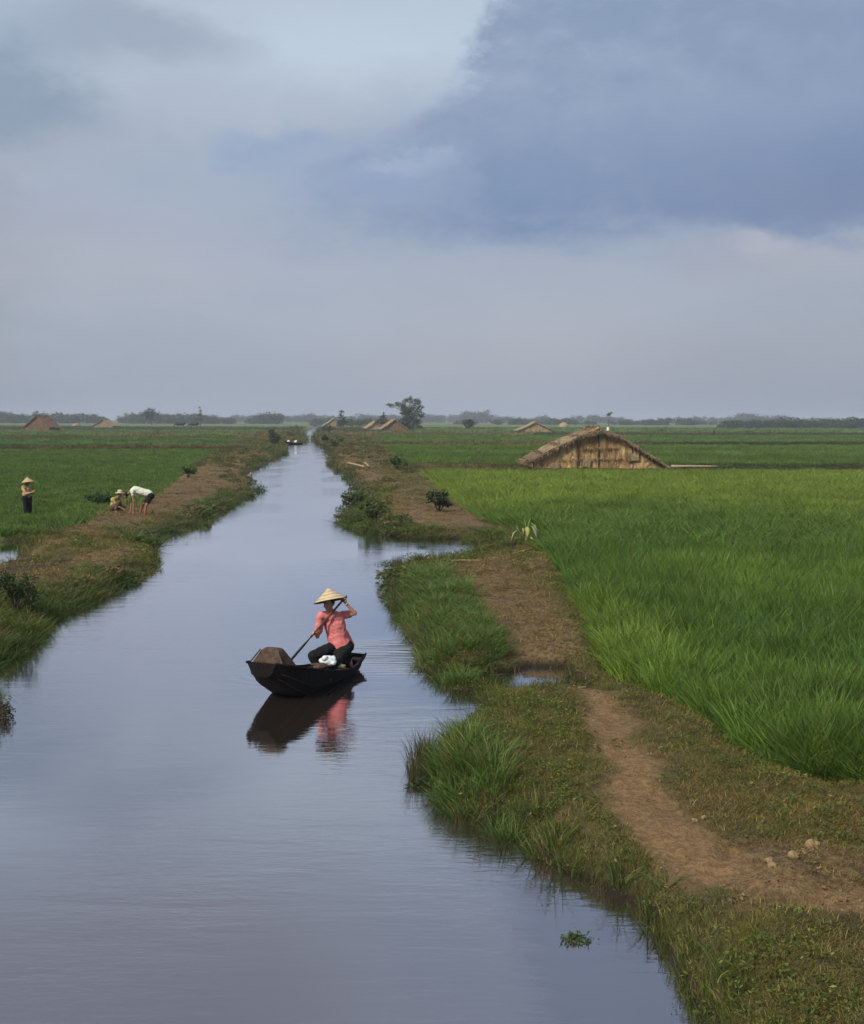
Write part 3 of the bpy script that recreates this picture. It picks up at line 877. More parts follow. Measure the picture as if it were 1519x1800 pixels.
def dykes():
    x, y = cand(84, 560, lambda y: .50 * y / 90)
    sh = shore(x, y); pa = paddy_s(x, y)
    k = (sh > 4) & (pa > -.1)
    x, y, pa = x[k], y[k], pa[k]
    z = height(x, y)
    n = fbm(x * .15, y, .12, 3, 101)
    tint = lerp(c3(.030, .055, .016), c3(.075, .085, .026), np.clip(.5 + n * 1.5, 0, 1))
    tint = lerp(tint, c3(.170, .120, .060), sst(fbm(x * .2, y, .2, 3, 103), .05, .35) * .8)
    tint = tint * (1 + RNG.normal(0, .2, (len(x), 1)))
    w = y / 50
    scatter('dyke_grass', np.stack([x, y, z], -1), tint, np.stack([w, w, .8 * (1 + n) * np.clip(y / 90, 1, 2.0)], -1), L_MED, 'rough grass on the low dykes between the far rice strips', 'grass')
dykes()
def hz(x, y):
    return float(height(np.array([x], float), np.array([y], float))[0])
def gpt(px, py, z=.3):
    x, y = at(px, py, z)
    h = hz(x, y)
    x, y = at(px, py, h)
    return Vector((x, y, hz(x, y)))

# ------------------------------------------------------------------ materials for things
M_TARRED = simple('tarred_wood', (.006, .005, .005), .8, (.013, .011, .010), 6, .8, .12, (1, 6, 6))
M_BOATIN = simple('worn_boat_planks', (.135, .098, .085), .8, (.07, .052, .045), 7, .4, .2, (1, 7, 7))
M_COVER = simple('weathered_cover_wood', (.105, .072, .050), .9, (.058, .040, .030), 5, .9, .1, (3, 3, 3))
M_PADDLE = simple('paddle_wood', (.10, .055, .045), .55, (.06, .035, .03), 8, .2, .35)
M_PADDLED = simple('wet_paddle_wood', (.022, .017, .017), .4, (.035, .028, .027), 8, .2, .45)
M_SKIN = simple('tanned_skin', (.54, .29, .19), .55, (.48, .25, .155), 9, 0, .35)
M_SKIN2 = simple('sunburnt_skin', (.33, .150, .085), .6, (.26, .12, .07), 9, 0, .3)
M_HAIR = simple('black_hair', (.010, .009, .008), .5, (.016, .013, .012), 40)
M_PINK = simple('coral_pink_cotton', (.76, .240, .235), .85, (.68, .195, .190), 5, .35, .15)
M_BLACKC = simple('black_cotton', (.010, .010, .011), .85, (.016, .016, .017), 9, .3, .15)
M_HATST = simple('palm_leaf_hat', (.62, .50, .31), .7, (.50, .38, .22), 16, .3, .25, (1, 1, 4))
M_HATDK = simple('hat_underside', (.10, .075, .045), .8, (.07, .05, .03), 16)
M_BAG = simple('white_plastic', (.80, .81, .82), .35, (.62, .70, .72), 9, .4, .5)
M_STRAW = simple('dry_straw', (.40, .29, .15), .9, (.24, .165, .085), 6, .6, .1, (1, 1, 5))
M_PALE = simple('pale_bamboo', (.38, .31, .18), .7, (.25, .20, .11), 5, .2, .3)
M_WHITEC = simple('white_cotton', (.70, .72, .58), .85, (.58, .60, .48), 8, .3, .15)
M_TANC = simple('tan_cotton', (.52, .36, .19), .85, (.38, .25, .13), 8, .3, .15)
M_YELC = simple('straw_yellow_cotton', (.42, .36, .14), .85, (.26, .19, .08), 8, .3, .15)
M_BROWNC = simple('brown_cotton', (.13, .080, .050), .85, (.09, .055, .035), 8, .3, .15)
M_BARK = simple('pale_bark', (.20, .17, .13), .9, (.12, .10, .07), 4, .5, .1, (4, 4, 1))
M_DKWOOD = simple('dark_wet_wood', (.045, .032, .022), .8, (.03, .02, .014), 8, .4, .2)
M_CLOD = simple('dry_clay', (.30, .215, .11), .95, (.14, .10, .055), 14, .8, .1)
M_HIDE = simple('buffalo_hide', (.030, .028, .027), .8, (.045, .042, .040), 5)
M_POST = simple('faded_red_post', (.42, .17, .13), .8, (.30, .12, .10), 9)
M_LIP = simple('lips', (.24, .075, .060), .5)
M_EYE = simple('dark_eyes', (.012, .010, .010), .3)

def thatch_mat(name, a, b, c):
    m, t, p = mat(name)
    tcn = t.node('ShaderNodeTexCoord'); oi = t.node('ShaderNodeObjectInfo')
    ob = tcn.outputs['Object']
    n1 = t.noise(t.mapping(ob, (1.0, 1.0, .35)), 1.6, 5, .65)
    n2 = t.noise(t.mapping(ob, (9, 9, 1.2)), 2.2, 5, .7)
    n3 = t.noise(ob, 3.4, 4, .6)
    col = t.mix(t.step(n1, .38, .60), a, b)
    col = t.mix(t.step(n3, .55, .68), col, c)
    col = t.mix(t.math('MULTIPLY', t.step(n2, .48, .66), .55), col, tuple(v * .35 for v in b[:3]) + (1,))
    hs = t.node('ShaderNodeHueSaturation'); t.l.new(col, hs.inputs['Color'])
    t.l.new(t.math('ADD', .72, t.math('MULTIPLY', oi.outputs['Random'], .55)), hs.inputs['Value'])
    t.l.new(hs.outputs[0], p.inputs['Base Color'])
    p.inputs['Roughness'].default_value = .95; p.inputs['Specular IOR Level'].default_value = .1
    bn = t.node('ShaderNodeBump'); bn.inputs['Strength'].default_value = .9; bn.inputs['Distance'].default_value = .06
    t.l.new(t.math('ADD', n2, n3), bn.inputs['Height']); t.l.new(bn.outputs[0], p.inputs['Normal'])
    return m
M_WALLTH = thatch_mat('woven_wall_thatch', (.52, .36, .17, 1), (.28, .170, .080, 1), (.62, .46, .23, 1))
M_ROOFTH = thatch_mat('roof_thatch', (.30, .225, .130, 1), (.165, .115, .068, 1), (.48, .39, .25, 1))
M_PALETH = thatch_mat('pale_roof_thatch', (.37, .28, .155, 1), (.23, .16, .085, 1), (.48, .39, .24, 1))
M_REDTH = thatch_mat('reddish_thatch', (.22, .135, .075, 1), (.130, .080, .048, 1), (.36, .24, .13, 1))

# ------------------------------------------------------------------ the big thatched hut
def lerp1(a, b, t): return a + (b - a) * t
def big_hut():
    g = random.Random(4)
    x0, y0 = at(1058, 830, .2)
    root = empty('thatched_hut', (x0, y0, .12), .05, 'large low hut of brown thatch with a lopsided gable wall facing the canal', 'hut', 'thatched huts in the rice fields')
    PX = [-5.6, -5.2, -3.4, -1.6, -.7, -.1, .6, 1.4, 2.6, 3.9, 5.05, 5.5]; PZ = [.68, .90, 1.85, 2.68, 3.0, 3.08, 2.96, 2.58, 1.78, .95, .26, .06]
    def top(x): return float(np.interp(x, PX, PZ))
    xs = [-5.2]
    while xs[-1] < 5.0:
        xs.append(min(5.05, xs[-1] + g.uniform(.58, .86)))
    if xs[-1] - xs[-2] < .3: xs.pop(-2)
    for a, b in zip(xs[:-1], xs[1:]):
        m = MB(); off = g.uniform(-.02, .02)
        nz = 5; cols = [a - .02, (a * 2 + b) / 3, (a + 2 * b) / 3, b + .02]
        vs = []
        for k in range(nz + 1):
            for c in cols:
                tz = top(min(max(c, -5.2), 5.05)) - .04 + g.uniform(-.03, .03)
                vs.append((c, off + g.uniform(-.045, .045) - .07 * (1 - k / nz), tz * k / nz if k < nz else tz))
        nb = len(vs)
        vs += [(v[0], v[1] + .10, v[2]) for v in vs]
        fs = []
        for k in range(nz):
            for c in range(3):
                i = k * 4 + c
                fs.append((i, i + 1, i + 5, i + 4)); fs.append((nb + i, nb + i + 4, nb + i + 5, nb + i + 1))
        m.add(vs, fs)
        m.build('thatch_panel', M_WALLTH, root)
    for x in (-5.15, -1.9, -.3, 2.3):
        m = MB(); m.tube([(x, -.17, -.1), (x + g.uniform(-.05, .05), -.13, top(x) * .5), (x + g.uniform(-.04, .04), -.10, top(x) - .03)], .035, 6)
        m.build('wall_post', M_DKWOOD, root)
    for z in (.35,):
        m = MB(); m.tube([(-5.1, -.17, z), (-2, -.18, z + .05), (1, -.17, z), (3.6, -.16, z - .05)], .028, 6); m.build('wall_rail', M_DKWOOD, root)
    # patches hung on the gable
    for (x, z, w, h) in ((2.35, 1.25, .42, .30), (-1.2, .8, .30, .34), (-3.6, .55, .35, .22)):
        m = MB(); m.box((x, -.20, z), (w, .025, h), Matrix.Rotation(g.uniform(-.3, .3), 3, 'Y')); m.build('wall_patch', M_PALETH, root)
    # side and back walls
    m = MB(); m.box((-5.2, 2.6, .45), (.06, 2.6, .48)); m.build('side_wall', M_WALLTH, root)
    m = MB(); m.box((5.0, 2.6, .10), (.06, 2.6, .14)); m.build('side_wall', M_WALLTH, root)
    m = MB(); m.add([(-5.2, 5.2, 0), (5.05, 5.2, 0), (5.05, 5.2, .2), (-.35, 5.2, 3.0), (-5.2, 5.2, .9), (-5.2, 5.3, 0), (5.05, 5.3, 0), (5.05, 5.3, .2), (-.35, 5.3, 3.0), (-5.2, 5.3, .9)],
                    [(0, 1, 2, 3, 4), (9, 8, 7, 6, 5), (0, 5, 6, 1), (2, 1, 6, 7), (3, 2, 7, 8), (4, 3, 8, 9), (0, 4, 9, 5)]); m.build('back_wall', M_WALLTH, root)
    # roof courses, each a sagging ragged mat lapping the one below
    for (xa, za), (xb, zb) in (((-5.35, 0), (-.35, 0)), ((5.4, 0), (-.35, 0))):
        n = 7
        for i in range(n):
            a = i / n - .015; b = (i + 1) / n + .05
            m = MB(); vs = []; K = 9
            for side, zz in ((a, .02), (a, .13), (b, .10), (b, -.01)):
                for j in range(K):
                    yj = -.32 + (5.6) * j / (K - 1)
                    t = side + (g.uniform(-.022, .012) if side == a else 0)
                    sag = -.10 * math.sin(math.pi * j / (K - 1)) * math.sin(math.pi * min(max(t, 0), 1))
                    vs.append((lerp1(xa, xb, t), yj + g.uniform(-.03, .03) * (j not in (0, K - 1)) + (g.uniform(-.08, .06) if j == 0 else 0), top(lerp1(xa, xb, t)) + .06 + zz * 1.5 + sag + g.uniform(-.015, .02)))
            fs = []
            for j in range(K - 1):
                for q in range(4):
                    r = (q + 1) % 4
                    fs.append((q * K + j, q * K + j + 1, r * K + j + 1, r * K + j))
            fs += [(0, K, 2 * K, 3 * K), (K - 1, 4 * K - 1, 3 * K - 1, 2 * K - 1)]
            m.add(vs, fs); m.build('roof_thatch_course', M_ROOFTH, root)
    for pts in ([(x_, -.38 + g.uniform(-.03, .03), top(x_) + .07) for x_ in (-5.5, -4.2, -3, -1.8, -.9, -.1)], [(x_, -.38 + g.uniform(-.03, .03), top(x_) + .07) for x_ in (-.2, .6, 1.4, 2.2, 3.2, 4.3, 5.45)]):
        m = MB(); m.tube(pts, .05, 6); m.build('verge_pole', M_DKWOOD, root)
    for k in range(5):
        m = MB(); y = -.2 + k * 1.2
        m.tube([(-.8 + g.uniform(-.1, .1), y, 3.13), (-.35, y, 3.36), (.15 + g.uniform(-.1, .15), y + .1, 3.08)], [.10, .15, .08], 7)
        m.build('ridge_bundle', M_PALETH if k < 2 else M_ROOFTH, root)
    j = MB(); j.tube([(0, 0, 0), (0, 0, .18), (0, 0, .24), (0, 0, .36), (0, 0, .40)], [.11, .13, .10, .10, .06], 10)
    o = j.build('pot', M_WHITEC, None, True)
    w = root.matrix_basis @ Vector((.45, .1, 3.08)); o.location = w; tag(o, 'small white pot standing on the ridge of the large thatched hut', 'pot')
big_hut()
def straw_fringe(lines, n, ln, wd, root, seed, mt=M_ROOFTH, name='straw_fringe'):
    g = random.Random(seed); V = []; F = []
    for _ in range(n):
        a, b, dr = lines[g.randrange(len(lines))]
        a, b, dr = Vector(a), Vector(b), Vector(dr)
        p = a.lerp(b, g.random()) + Vector((g.gauss(0, .05), g.gauss(0, .05), g.gauss(0, .04)))
        d = (dr + Vector((g.gauss(0, .35), g.gauss(0, .3), g.gauss(0, .25)))).normalized() * ln * g.uniform(.4, 1.3)
        s = d.cross(Vector((g.gauss(0, 1), g.gauss(0, 1), g.gauss(0, 1)))).normalized() * wd
        i = len(V); V += [p - s, p + s, p + d * .6 + s * .6 - Vector((0, 0, .02)), p + d - Vector((0, 0, .06))]; F += [(i, i + 1, i + 2), (i, i + 2, i + 3)]
    o = bpy.data.objects.new(name, mesh_of(name, V, F, mt)); C.objects.link(o); o.parent = root; o['kind'] = 'stuff'
    return o
_hut = [q for q in C.objects if q.get('label', '').startswith('large low hut')][0]
straw_fringe([((-5.5, -.35, .85), (-1.6, -.35, 2.85), (-.3, -.6, -.5)), ((-1.6, -.35, 2.85), (-.1, -.35, 3.25), (0, -.6, -.5)), ((-.1, -.35, 3.25), (1.4, -.35, 2.75), (.3, -.6, -.5)), ((1.4, -.35, 2.75), (5.4, -.35, .25), (.3, -.6, -.5)),
              ((-5.6, -.3, .92), (-5.6, 5.6, .92), (-.8, 0, -.5)), ((-5.3, -.05, .12), (5.0, -.05, .12), (0, -.4, -.6)), ((-.35, -.3, 3.3), (-.35, 5.4, 3.3), (0, -.2, .6)),
              ((-3, 0, 2.1), (-3, 5.4, 2.1), (-.6, -.3, .2)), ((-4.4, 0, 1.45), (-4.4, 5.4, 1.45), (-.6, -.3, .2)), ((-1.6, 0, 2.75), (-1.6, 5.4, 2.75), (-.6, -.3, .2))], 4200, .36, .022, _hut, 9)
straw_fringe([((-5.1, -.12, .2), (1.5, -.12, .3), (.1, -.5, -.4)), ((-3.5, -.12, 1.1), (2.6, -.12, 1.2), (0, -.5, -.5)), ((-1.6, -.12, 1.9), (1.2, -.12, 2.0), (0, -.5, -.5))], 700, .22, .022, _hut, 10, M_WALLTH, 'loose_wall_straw')

def small_hut(px, py, wid, hgt, label, wall, roof, rz=0.0, depth=5.0, Y=None):
    p = Vector(at(px, py, .3) + (.3,)) if Y is None else Vector(tuple(pt(px, py, Y)))
    if Y is not None: p.z = .3
    k = (wid / 2)
    root = empty('thatched_hut', (p.x, p.y, .15), rz, label, 'hut', 'thatched huts in the rice fields')
    e = hgt * .34
    m = MB(); m.add([(-k, 0, 0), (k, 0, 0), (k, 0, e), (0, 0, hgt * .95), (-k, 0, e), (-k, .12, 0), (k, .12, 0), (k, .12, e), (0, .12, hgt * .95), (-k, .12, e)],
                    [(0, 1, 2, 3, 4), (9, 8, 7, 6, 5), (0, 5, 6, 1), (1, 6, 7, 2), (2, 7, 8, 3), (3, 8, 9, 4), (4, 9, 5, 0)])
    m.build('gable_wall', wall, root)
    for s in (-1, 1):
        m = MB(); m.box((s * (k - .06), depth / 2, e / 2), (.05, depth / 2 - .14, e / 2)); m.build('side_wall', wall, root)
        m = MB()
        a = Vector((s * k * 1.1, 0, e * .82)); b = Vector((0, 0, hgt))
        q = []
        for c in (a, b):
            for z in (0, .22):
                for y in (-.4, depth + .3): q.append((c.x, y, c.z + z))
        g = random.Random(int(px) + s); K = 8; vs = []
        for lay in (0, .26):
            for i in range(K + 1):
                for j in range(4):
                    t = i / K; w = a.lerp(b, t)
                    vs.append((w.x + s * (g.uniform(-.1, .22) if i == 0 else 0), -.4 + (depth + .7) * j / 3 + (g.uniform(-.2, .1) if j == 0 else 0), w.z + lay * (.6 + .4 * g.random()) + g.uniform(-.05, .05) - .12 * math.sin(math.pi * t)))
        n2 = (K + 1) * 4; fs = []
        for i in range(K):
            for j in range(3):
                c = i * 4 + j
                fs += [(c, c + 1, c + 5, c + 4), (n2 + c, n2 + c + 4, n2 + c + 5, n2 + c + 1)]
            for j in (0, 3):
                c = i * 4 + j; fs.append((c, c + 4, n2 + c + 4, n2 + c))
        for i in (0, K):
            for j in range(3):
                c = i * 4 + j; fs.append((c, c + 1, n2 + c + 1, n2 + c))
        m.add(vs, fs)
        m.build('roof_slope', roof, root)
    m = MB(); m.tube([(0, -.45, hgt + .18), (0, depth * .5, hgt + .10), (0, depth + .3, hgt + .18)], .2, 6); m.build('ridge_roll', roof, root)
    return root
small_hut(942, 762, 9.6, 3.3, 'low straw coloured hut behind the large hut to its left', M_PALETH, M_PALETH, .15)
small_hut(694, 761, 7.6, 3.9, 'reddish brown hut directly left of the tall spreading tree', M_REDTH, M_PALETH, .25)
small_hut(662, 757, 6.6, 3.4, 'pale roofed hut partly behind the reddish brown hut', M_PALETH, M_PALETH, .3)
small_hut(586, 753, 8.0, 4.2, 'small hut with a tan roof nearest the far end of the canal', M_PALETH, M_PALETH, .2)
small_hut(65, 759, 8.6, 4.6, 'dark brown peaked hut at the far left edge of the fields', M_REDTH, M_REDTH, -.35)
small_hut(181, 753, 8.4, 3.6, 'low tan roofed hut beyond the fields left of the grazing buffaloes', M_PALETH, M_ROOFTH, -.2)

def haystack(px, py, r, h, label, mt):
    x, y = at(px, py, .3); g = random.Random(int(px))
    root = empty('haystack', (x, y, .2), 0, label, 'haystack')
    m = MB(); n = 14
    for k, (z, s) in enumerate(((0, 1), (.35, 1.04), (.62, .82), (.85, .45), (1, .05))):
        m.v += [(r * s * g.uniform(.9, 1.08) * math.cos(6.283 * i / n), r * s * g.uniform(.9, 1.08) * math.sin(6.283 * i / n), h * z) for i in range(n)]
    for k in range(4):
        for i in range(n): m.f.append((k * n + i, k * n + (i + 1) % n, (k + 1) * n + (i + 1) % n, (k + 1) * n + i))
    m.f.append(tuple(4 * n + i for i in range(n)))
    m.build('straw_heap', mt, root, True)
    q = MB(); q.tube([(0, 0, h * .8), (0, 0, h * 1.18)], .06, 6); q.build('centre_pole', M_DKWOOD, root)
haystack(134, 750, 2.0, 1.9, 'small pale haystack right of the dark peaked hut', M_PALETH)
haystack(991, 752, 2.6, 3.0, 'olive yellow haystack behind the large hut near the horizon', M_STRAW)

# ------------------------------------------------------------------ trees and shrubs
def crown(name, blobs, n, size, mt, parent, seed, flat=1.0):
    g = np.random.default_rng(seed)
    V = []; F = []
    tot = sum(b[3] ** 2 for b in blobs)
    for (x, y, z, r) in blobs:
        k = int(n * r * r / tot) + 6
        # each blob is itself made of sub-clumps
        subs = [Vector(g.normal(0, 1, 3)).normalized() * r * g.uniform(.35, 1.0) for _ in range(9)]
        def c():
            s = subs[g.integers(0, 9)]
            q = s + Vector(g.normal(0, 1, 3)) * r * .27
            return (x + q.x, y + q.y, z + q.z * .75 * flat)
        v, f = leaf_cloud(k, c, size, g, 1.4)
        b = len(V); V += v; F += [tuple(i + b for i in q) for q in f]
    me = mesh_of(name, V, F, mt)
    o = bpy.data.objects.new(name, me); C.objects.link(o); o.parent = parent
    return o

M_TREE = plant_mat('tree_leaves', (.070, .110, .032))
M_DTREE = plant_mat('dark_leaves', (.040, .060, .022))
M_BSHRUB = plant_mat('brownish_leaves', (.090, .075, .040))
M_OSHRUB = plant_mat('olive_leaves', (.085, .110, .030))

def tall_tree():
    p = Vector(at(727, 759, .3) + (.2,)); s = p.y / 2100
    root = empty('spreading_tree', p, 0, 'tall spreading tree with a broken crown standing beside the huts', 'tree')
    X = lambda px: (px - 727) * s
    Zc = lambda py: (759 - py) * s
    limbs = [(712, 722), (690, 713), (718, 703), (737, 712), (730, 735), (704, 709)]
    m = MB()
    fork = Vector((-.3, 0, Zc(738)))
    m.tube([(0, 0, -.2), (-.2, 0, Zc(750)), fork], [.42, .34, .28], 8)
    for i, (a, b) in enumerate(limbs):
        e = Vector((X(a), (-1) ** i * 1.0, Zc(b))); mid = fork.lerp(e, .5) + Vector((0, 0, .5))
        m.tube([fork, mid, e], [.2, .13, .05], 6)
    m.build('trunk', M_BARK, root, True)
    blobs = []
    for a, b, r in ((716, 718, 2.4), (706, 714, 1.5), (698, 710, .9), (688, 713, .9), (682, 711, .6), (714, 704, 1.3), (722, 700, .8), (730, 708, 1.7), (737, 706, .9), (739, 716, 1.1), (726, 724, 2.2),
                    (734, 730, 1.6), (718, 733, 1.7), (730, 742, 1.7), (724, 750, 1.2), (735, 750, 1.2), (709, 726, 1.2)):
        blobs.append((X(a), random.uniform(-1.2, 1.2), Zc(b), r))
    crown('crown', blobs, 5200, .34, M_TREE, root, 5)
tall_tree()

def tree(px, py, blobs, label, mt, name='tree', leaf=.5, n=700, cat='tree', group=None, z=.3):
    """blobs: (px, py, radius m) of the crown in photograph pixels at the tree's own distance"""
    p = Vector(at(px, py, z) + (.15,)); s = p.y / 2100
    root = empty(name, p, 0, label, cat, group)
    bl = [((a - px) * s, random.uniform(-.5, .5) * r, (py - b) * s, r) for a, b, r in blobs]
    topz = max(b[2] for b in bl)
    m = MB()
    m.tube([(0, 0, -.2), (bl[0][0] * .4, 0, topz * .5), (bl[0][0], bl[0][1], bl[0][2])], [.03 * topz + .03, .022 * topz + .02, .03], 6)
    for b in bl[1:5]:
        m.tube([(bl[0][0] * .3, 0, topz * .35), (b[0], b[1], b[2])], [.02 * topz, .02], 5)
    m.build('trunk', M_BARK, root, True)
    crown('crown', bl, n, leaf, mt, root, int(px))
    return root
tree(600, 755, [(600, 730, 1.1), (601, 724, .9), (602, 737, 1.7), (598, 745, 2.0), (605, 745, 1.8)], 'narrow dark tree rising behind the small hut at the end of the canal', M_DTREE, 'narrow_tree')
tree(674, 757, [(674, 738, 2.0), (668, 742, 1.8), (681, 741, 1.8), (674, 731, .7), (675, 726, .5), (686, 746, 1.6)], 'brownish bushy tree behind the pale roofed hut', M_BSHRUB, 'bushy_tree')
tree(710, 759, [(708, 746, 1.7), (714, 742, 1.8), (712, 752, 1.6), (704, 741, 1.3), (718, 750, 1.2)], 'dark round bush between the reddish hut and the tall tree', M_DTREE, 'round_bush', cat='bush')
tree(645, 752, [(642, 742, 2.2), (650, 741, 2.0), (636, 744, 2.0), (656, 744, 1.6)], 'low green bush left of the pale roofed hut', M_OSHRUB, 'low_bush', cat='bush')
tree(621, 752, [(618, 743, 2.6), (628, 742, 2.2), (611, 745, 1.8)], 'rounded olive bush right of the narrow dark tree', M_OSHRUB, 'olive_bush', cat='bush')
tree(1070, 752, [(1071, 727, 1.0), (1068, 729, .8), (1074, 725, .6)], 'lone slender tree above the horizon behind the large hut', M_DTREE, 'slender_tree', n=200)
tree(352, 750, [(352, 722, .8), (352, 716, .6), (352, 729, 1.2), (350, 736, 1.6)], 'thin pointed tree sticking up from the left tree line', M_DTREE, 'pointed_tree', n=300)
tree(266, 748, [(266, 722, 2.6), (262, 727, 3.4), (271, 726, 3.2), (266, 731, 4.0), (257, 732, 3)], 'far domed tree standing above the left tree line', M_DTREE, 'domed_tree', leaf=.8)
tree(826, 757, [(823, 744, 2.0), (829, 743, 1.8), (826, 748, 2.0)], 'dark round bush beyond the fields right of the tall tree', M_DTREE, 'round_bush', cat='bush')

def shrub(px, py, w, h, label, mt, leaf=.12, n=500, group=None, name='shrub'):
    p = gpt(px, py); s = p.y / 2100
    root = empty(name, p, 0, label, 'shrub', group)
    r = w * s / 2; hh = h * s
    g = random.Random(int(px * 3 + py)); bl = []
    m = MB()
    for k in range(7):
        b = (g.uniform(-.6, .6) * r, g.uniform(-.5, .5) * r, g.uniform(.35, .85) * hh, max(.28 * r, .3 * hh))
        bl.append(b)
        m.tube([(0, 0, -.05), (b[0] * .5, b[1] * .5, b[2] * .5), (b[0], b[1], b[2])], [.025 * hh + .008, .012 * hh + .006, .005], 5)
    m.build('stems', M_DKWOOD, root)
    crown('foliage', bl, n, leaf, mt, root, int(px + py))
    return root
shrub(771, 897, 46, 38, 'dark purplish green bush standing alone between path and rice', M_DTREE, .10, 650)
shrub(620, 925, 60, 34, 'leafy shrub with reddish stems leaning over the canal point', plant_mat('point_leaves', (.075, .095, .035)), .11, 700)
shrub(660, 915, 70, 30, 'broad olive shrub spreading over the right canal point', M_OSHRUB, .11, 700)
shrub(590, 790, 30, 22, 'grey green bush on the right bank just before the canal narrows', M_OSHRUB, .2, 350)
shrub(572, 781, 20, 14, 'dark bush at the narrow mouth of the canal on its right', M_DTREE, .22, 350)
shrub(576, 762, 20, 16, 'dark bush right beside the far strip of canal water', M_DTREE, .3, 250)
shrub(482, 783, 30, 24, 'dark bush on the left bank before the moored boat', M_DTREE, .22, 400)
shrub(512, 769, 24, 9, 'low grey green bush behind the moored boat', M_OSHRUB, .25, 300)
shrub(478, 769, 22, 14, 'small bush on the left bank near the far bend', M_DTREE, .22, 250)
shrub(330, 838, 50, 22, 'sprawling light green bush at the corner of the left field', plant_mat('light_leaves', (.085, .155, .035)), .13, 500)
shrub(172, 893, 60, 26, 'dark green bush left of the crouching workers', plant_mat('mid_green_leaves', (.050, .100, .025)), .11, 600)
shrub(30, 1085, 110, 70, 'dense dark shrub overhanging the water at the left edge', plant_mat('shade_leaves', (.055, .080, .024)), .055, 1500)  # dark olive leaf colour for this shrub alone
shrub(700, 826, 40, 24, 'bright green bush on the right bank beyond the point', plant_mat('bright_leaves', (.080, .150, .030)), .16, 400)
shrub(1092, 1172, 60, 40, 'dark tangled weeds at the corner of the big rice plot', plant_mat('tangle_leaves', (.040, .085, .022)), .05, 700)

# distant wood: one mass of trees
def wood():
    coll = lib('lib_wood')
    for i in range(6):
        g = np.random.default_rng(300 + i)
        V = []; F = []
        W_ = g.uniform(2.5, 4.5); H_ = g.uniform(4.0, 5.2)
        subs = [(g.uniform(-W_, W_), g.uniform(-1.5, 1.5), H_ * g.uniform(.15, .85) ) for _ in range(14)]
        def c():
            s = subs[g.integers(0, 14)]; q = g.normal(0, .75, 3)
            return (s[0] + q[0], s[1] + q[1], max(.1, s[2] + q[2] * .8 - .2))
        V, F = leaf_cloud(330, c, .75, g, 1.2)
        if False:
            v, f = leaf_cloud(60, lambda: (g.normal(0, .8), 0, H_ * 1.25 + g.normal(0, .5)), .6, g); b = len(V); V += v; F += [tuple(k + b for k in q) for q in f]
        o = bpy.data.objects.new('wood_%d' % i, mesh_of('wood_tree', V, F, M_LEAF)); coll.objects.link(o)
    def band(name, n, y0, y1, a0, a1, s0, s1, dens_noise, label, tint):
        a = RNG.uniform(a0, a1, n); y = RNG.uniform(y0, y1, n); x = a * y
        nn = fbm(a * 30, y * 0 + 3, 1.0, 3, dens_noise)
        k = nn > -.35
        x, y, nn = x[k], y[k], nn[k]
        s = RNG.uniform(s0, s1, len(x)) * (1 + nn * .7)
        t = c3(*tint) * (1 + RNG.normal(0, .18, (len(x), 1)))
        scatter(name, np.stack([x, y, np.full(len(x), .1)], -1), t, np.stack([s, s, s], -1), coll, label, 'trees')
    band('far_wood', 620, 1500, 2000, -.48, .48, 1.75, 2.4, 93, 'pale blue far wood running along the whole horizon', (.045, .060, .035))
    band('left_wood', 330, 950, 1200, -.48, -.13, 1.05, 1.6, 95, 'dark broken line of trees beyond the left fields', (.038, .060, .026))
    band('right_wood', 420, 950, 1150, -.1, .48, .75, 1.15, 97, 'low line of trees beyond the right fields', (.038, .060, .026))
    band('bushes_right', 150, 600, 720, .24, .48, .80, 1.2, 99, 'thick dark green scrub near the horizon at right', (.036, .058, .024))
wood()

# ------------------------------------------------------------------ people
def loft(mb, rings, xa, ya, n=16):
    """rings: (centre, rx, ry)"""
    vs = []
    for c, rx, ry in rings:
        for i in range(n):
            t = 2 * math.pi * i / n
            vs.append(Vector(c) + xa * rx * math.cos(t) + ya * ry * math.sin(t))
    fs = []
    for k in range(len(rings) - 1):
        for i in range(n):
            j = (i + 1) % n
            fs.append((k * n + i, k * n + j, (k + 1) * n + j, (k + 1) * n + i))
    fs.append(tuple(range(n - 1, -1, -1))); fs.append(tuple((len(rings) - 1) * n + i for i in range(n)))
    mb.add(vs, fs)

def grip_hand(mb, wrist, grip, shaft, n_dir):
    """palm and five fingers closed round a shaft through `grip` along `shaft`; n_dir: from shaft towards the palm"""
    shaft = shaft.normalized(); n_dir = (n_dir - shaft * n_dir.dot(shaft)).normalized(); t = shaft.cross(n_dir)
    R0 = .026
    palm = grip + n_dir * (R0 + .010)
    mb.capsule(wrist, palm - (palm - wrist) * .15, .024, .026)
    for k in (-1, 0, 1):
        mb.capsule(palm + shaft * .022 * k - t * .012, palm + shaft * .020 * k + t * .024, .016, .014, 8)
    for k, ln in enumerate((2.9, 3.3, 3.1, 2.5)):
        off = shaft * ((k - 1.5) * .021)
        prev = None
        for a in (.9, 1.7, 2.5, ln + .4):
            q = grip + off + (n_dir * math.cos(a) + t * math.sin(a)) * R0
            if prev is not None: mb.capsule(prev, q, .0095, .0085, 8)
            prev = q
    a0 = palm - t * .015 + shaft * .034
    q1 = grip + shaft * .045 + (n_dir * math.cos(-1.0) + t * math.sin(-1.0)) * R0
    q2 = grip + shaft * .035 + (n_dir * math.cos(-2.1) + t * math.sin(-2.1)) * (R0 + .004)
    mb.capsule(a0, q1, .0125, .011, 8); mb.capsule(q1, q2, .011, .009, 8)

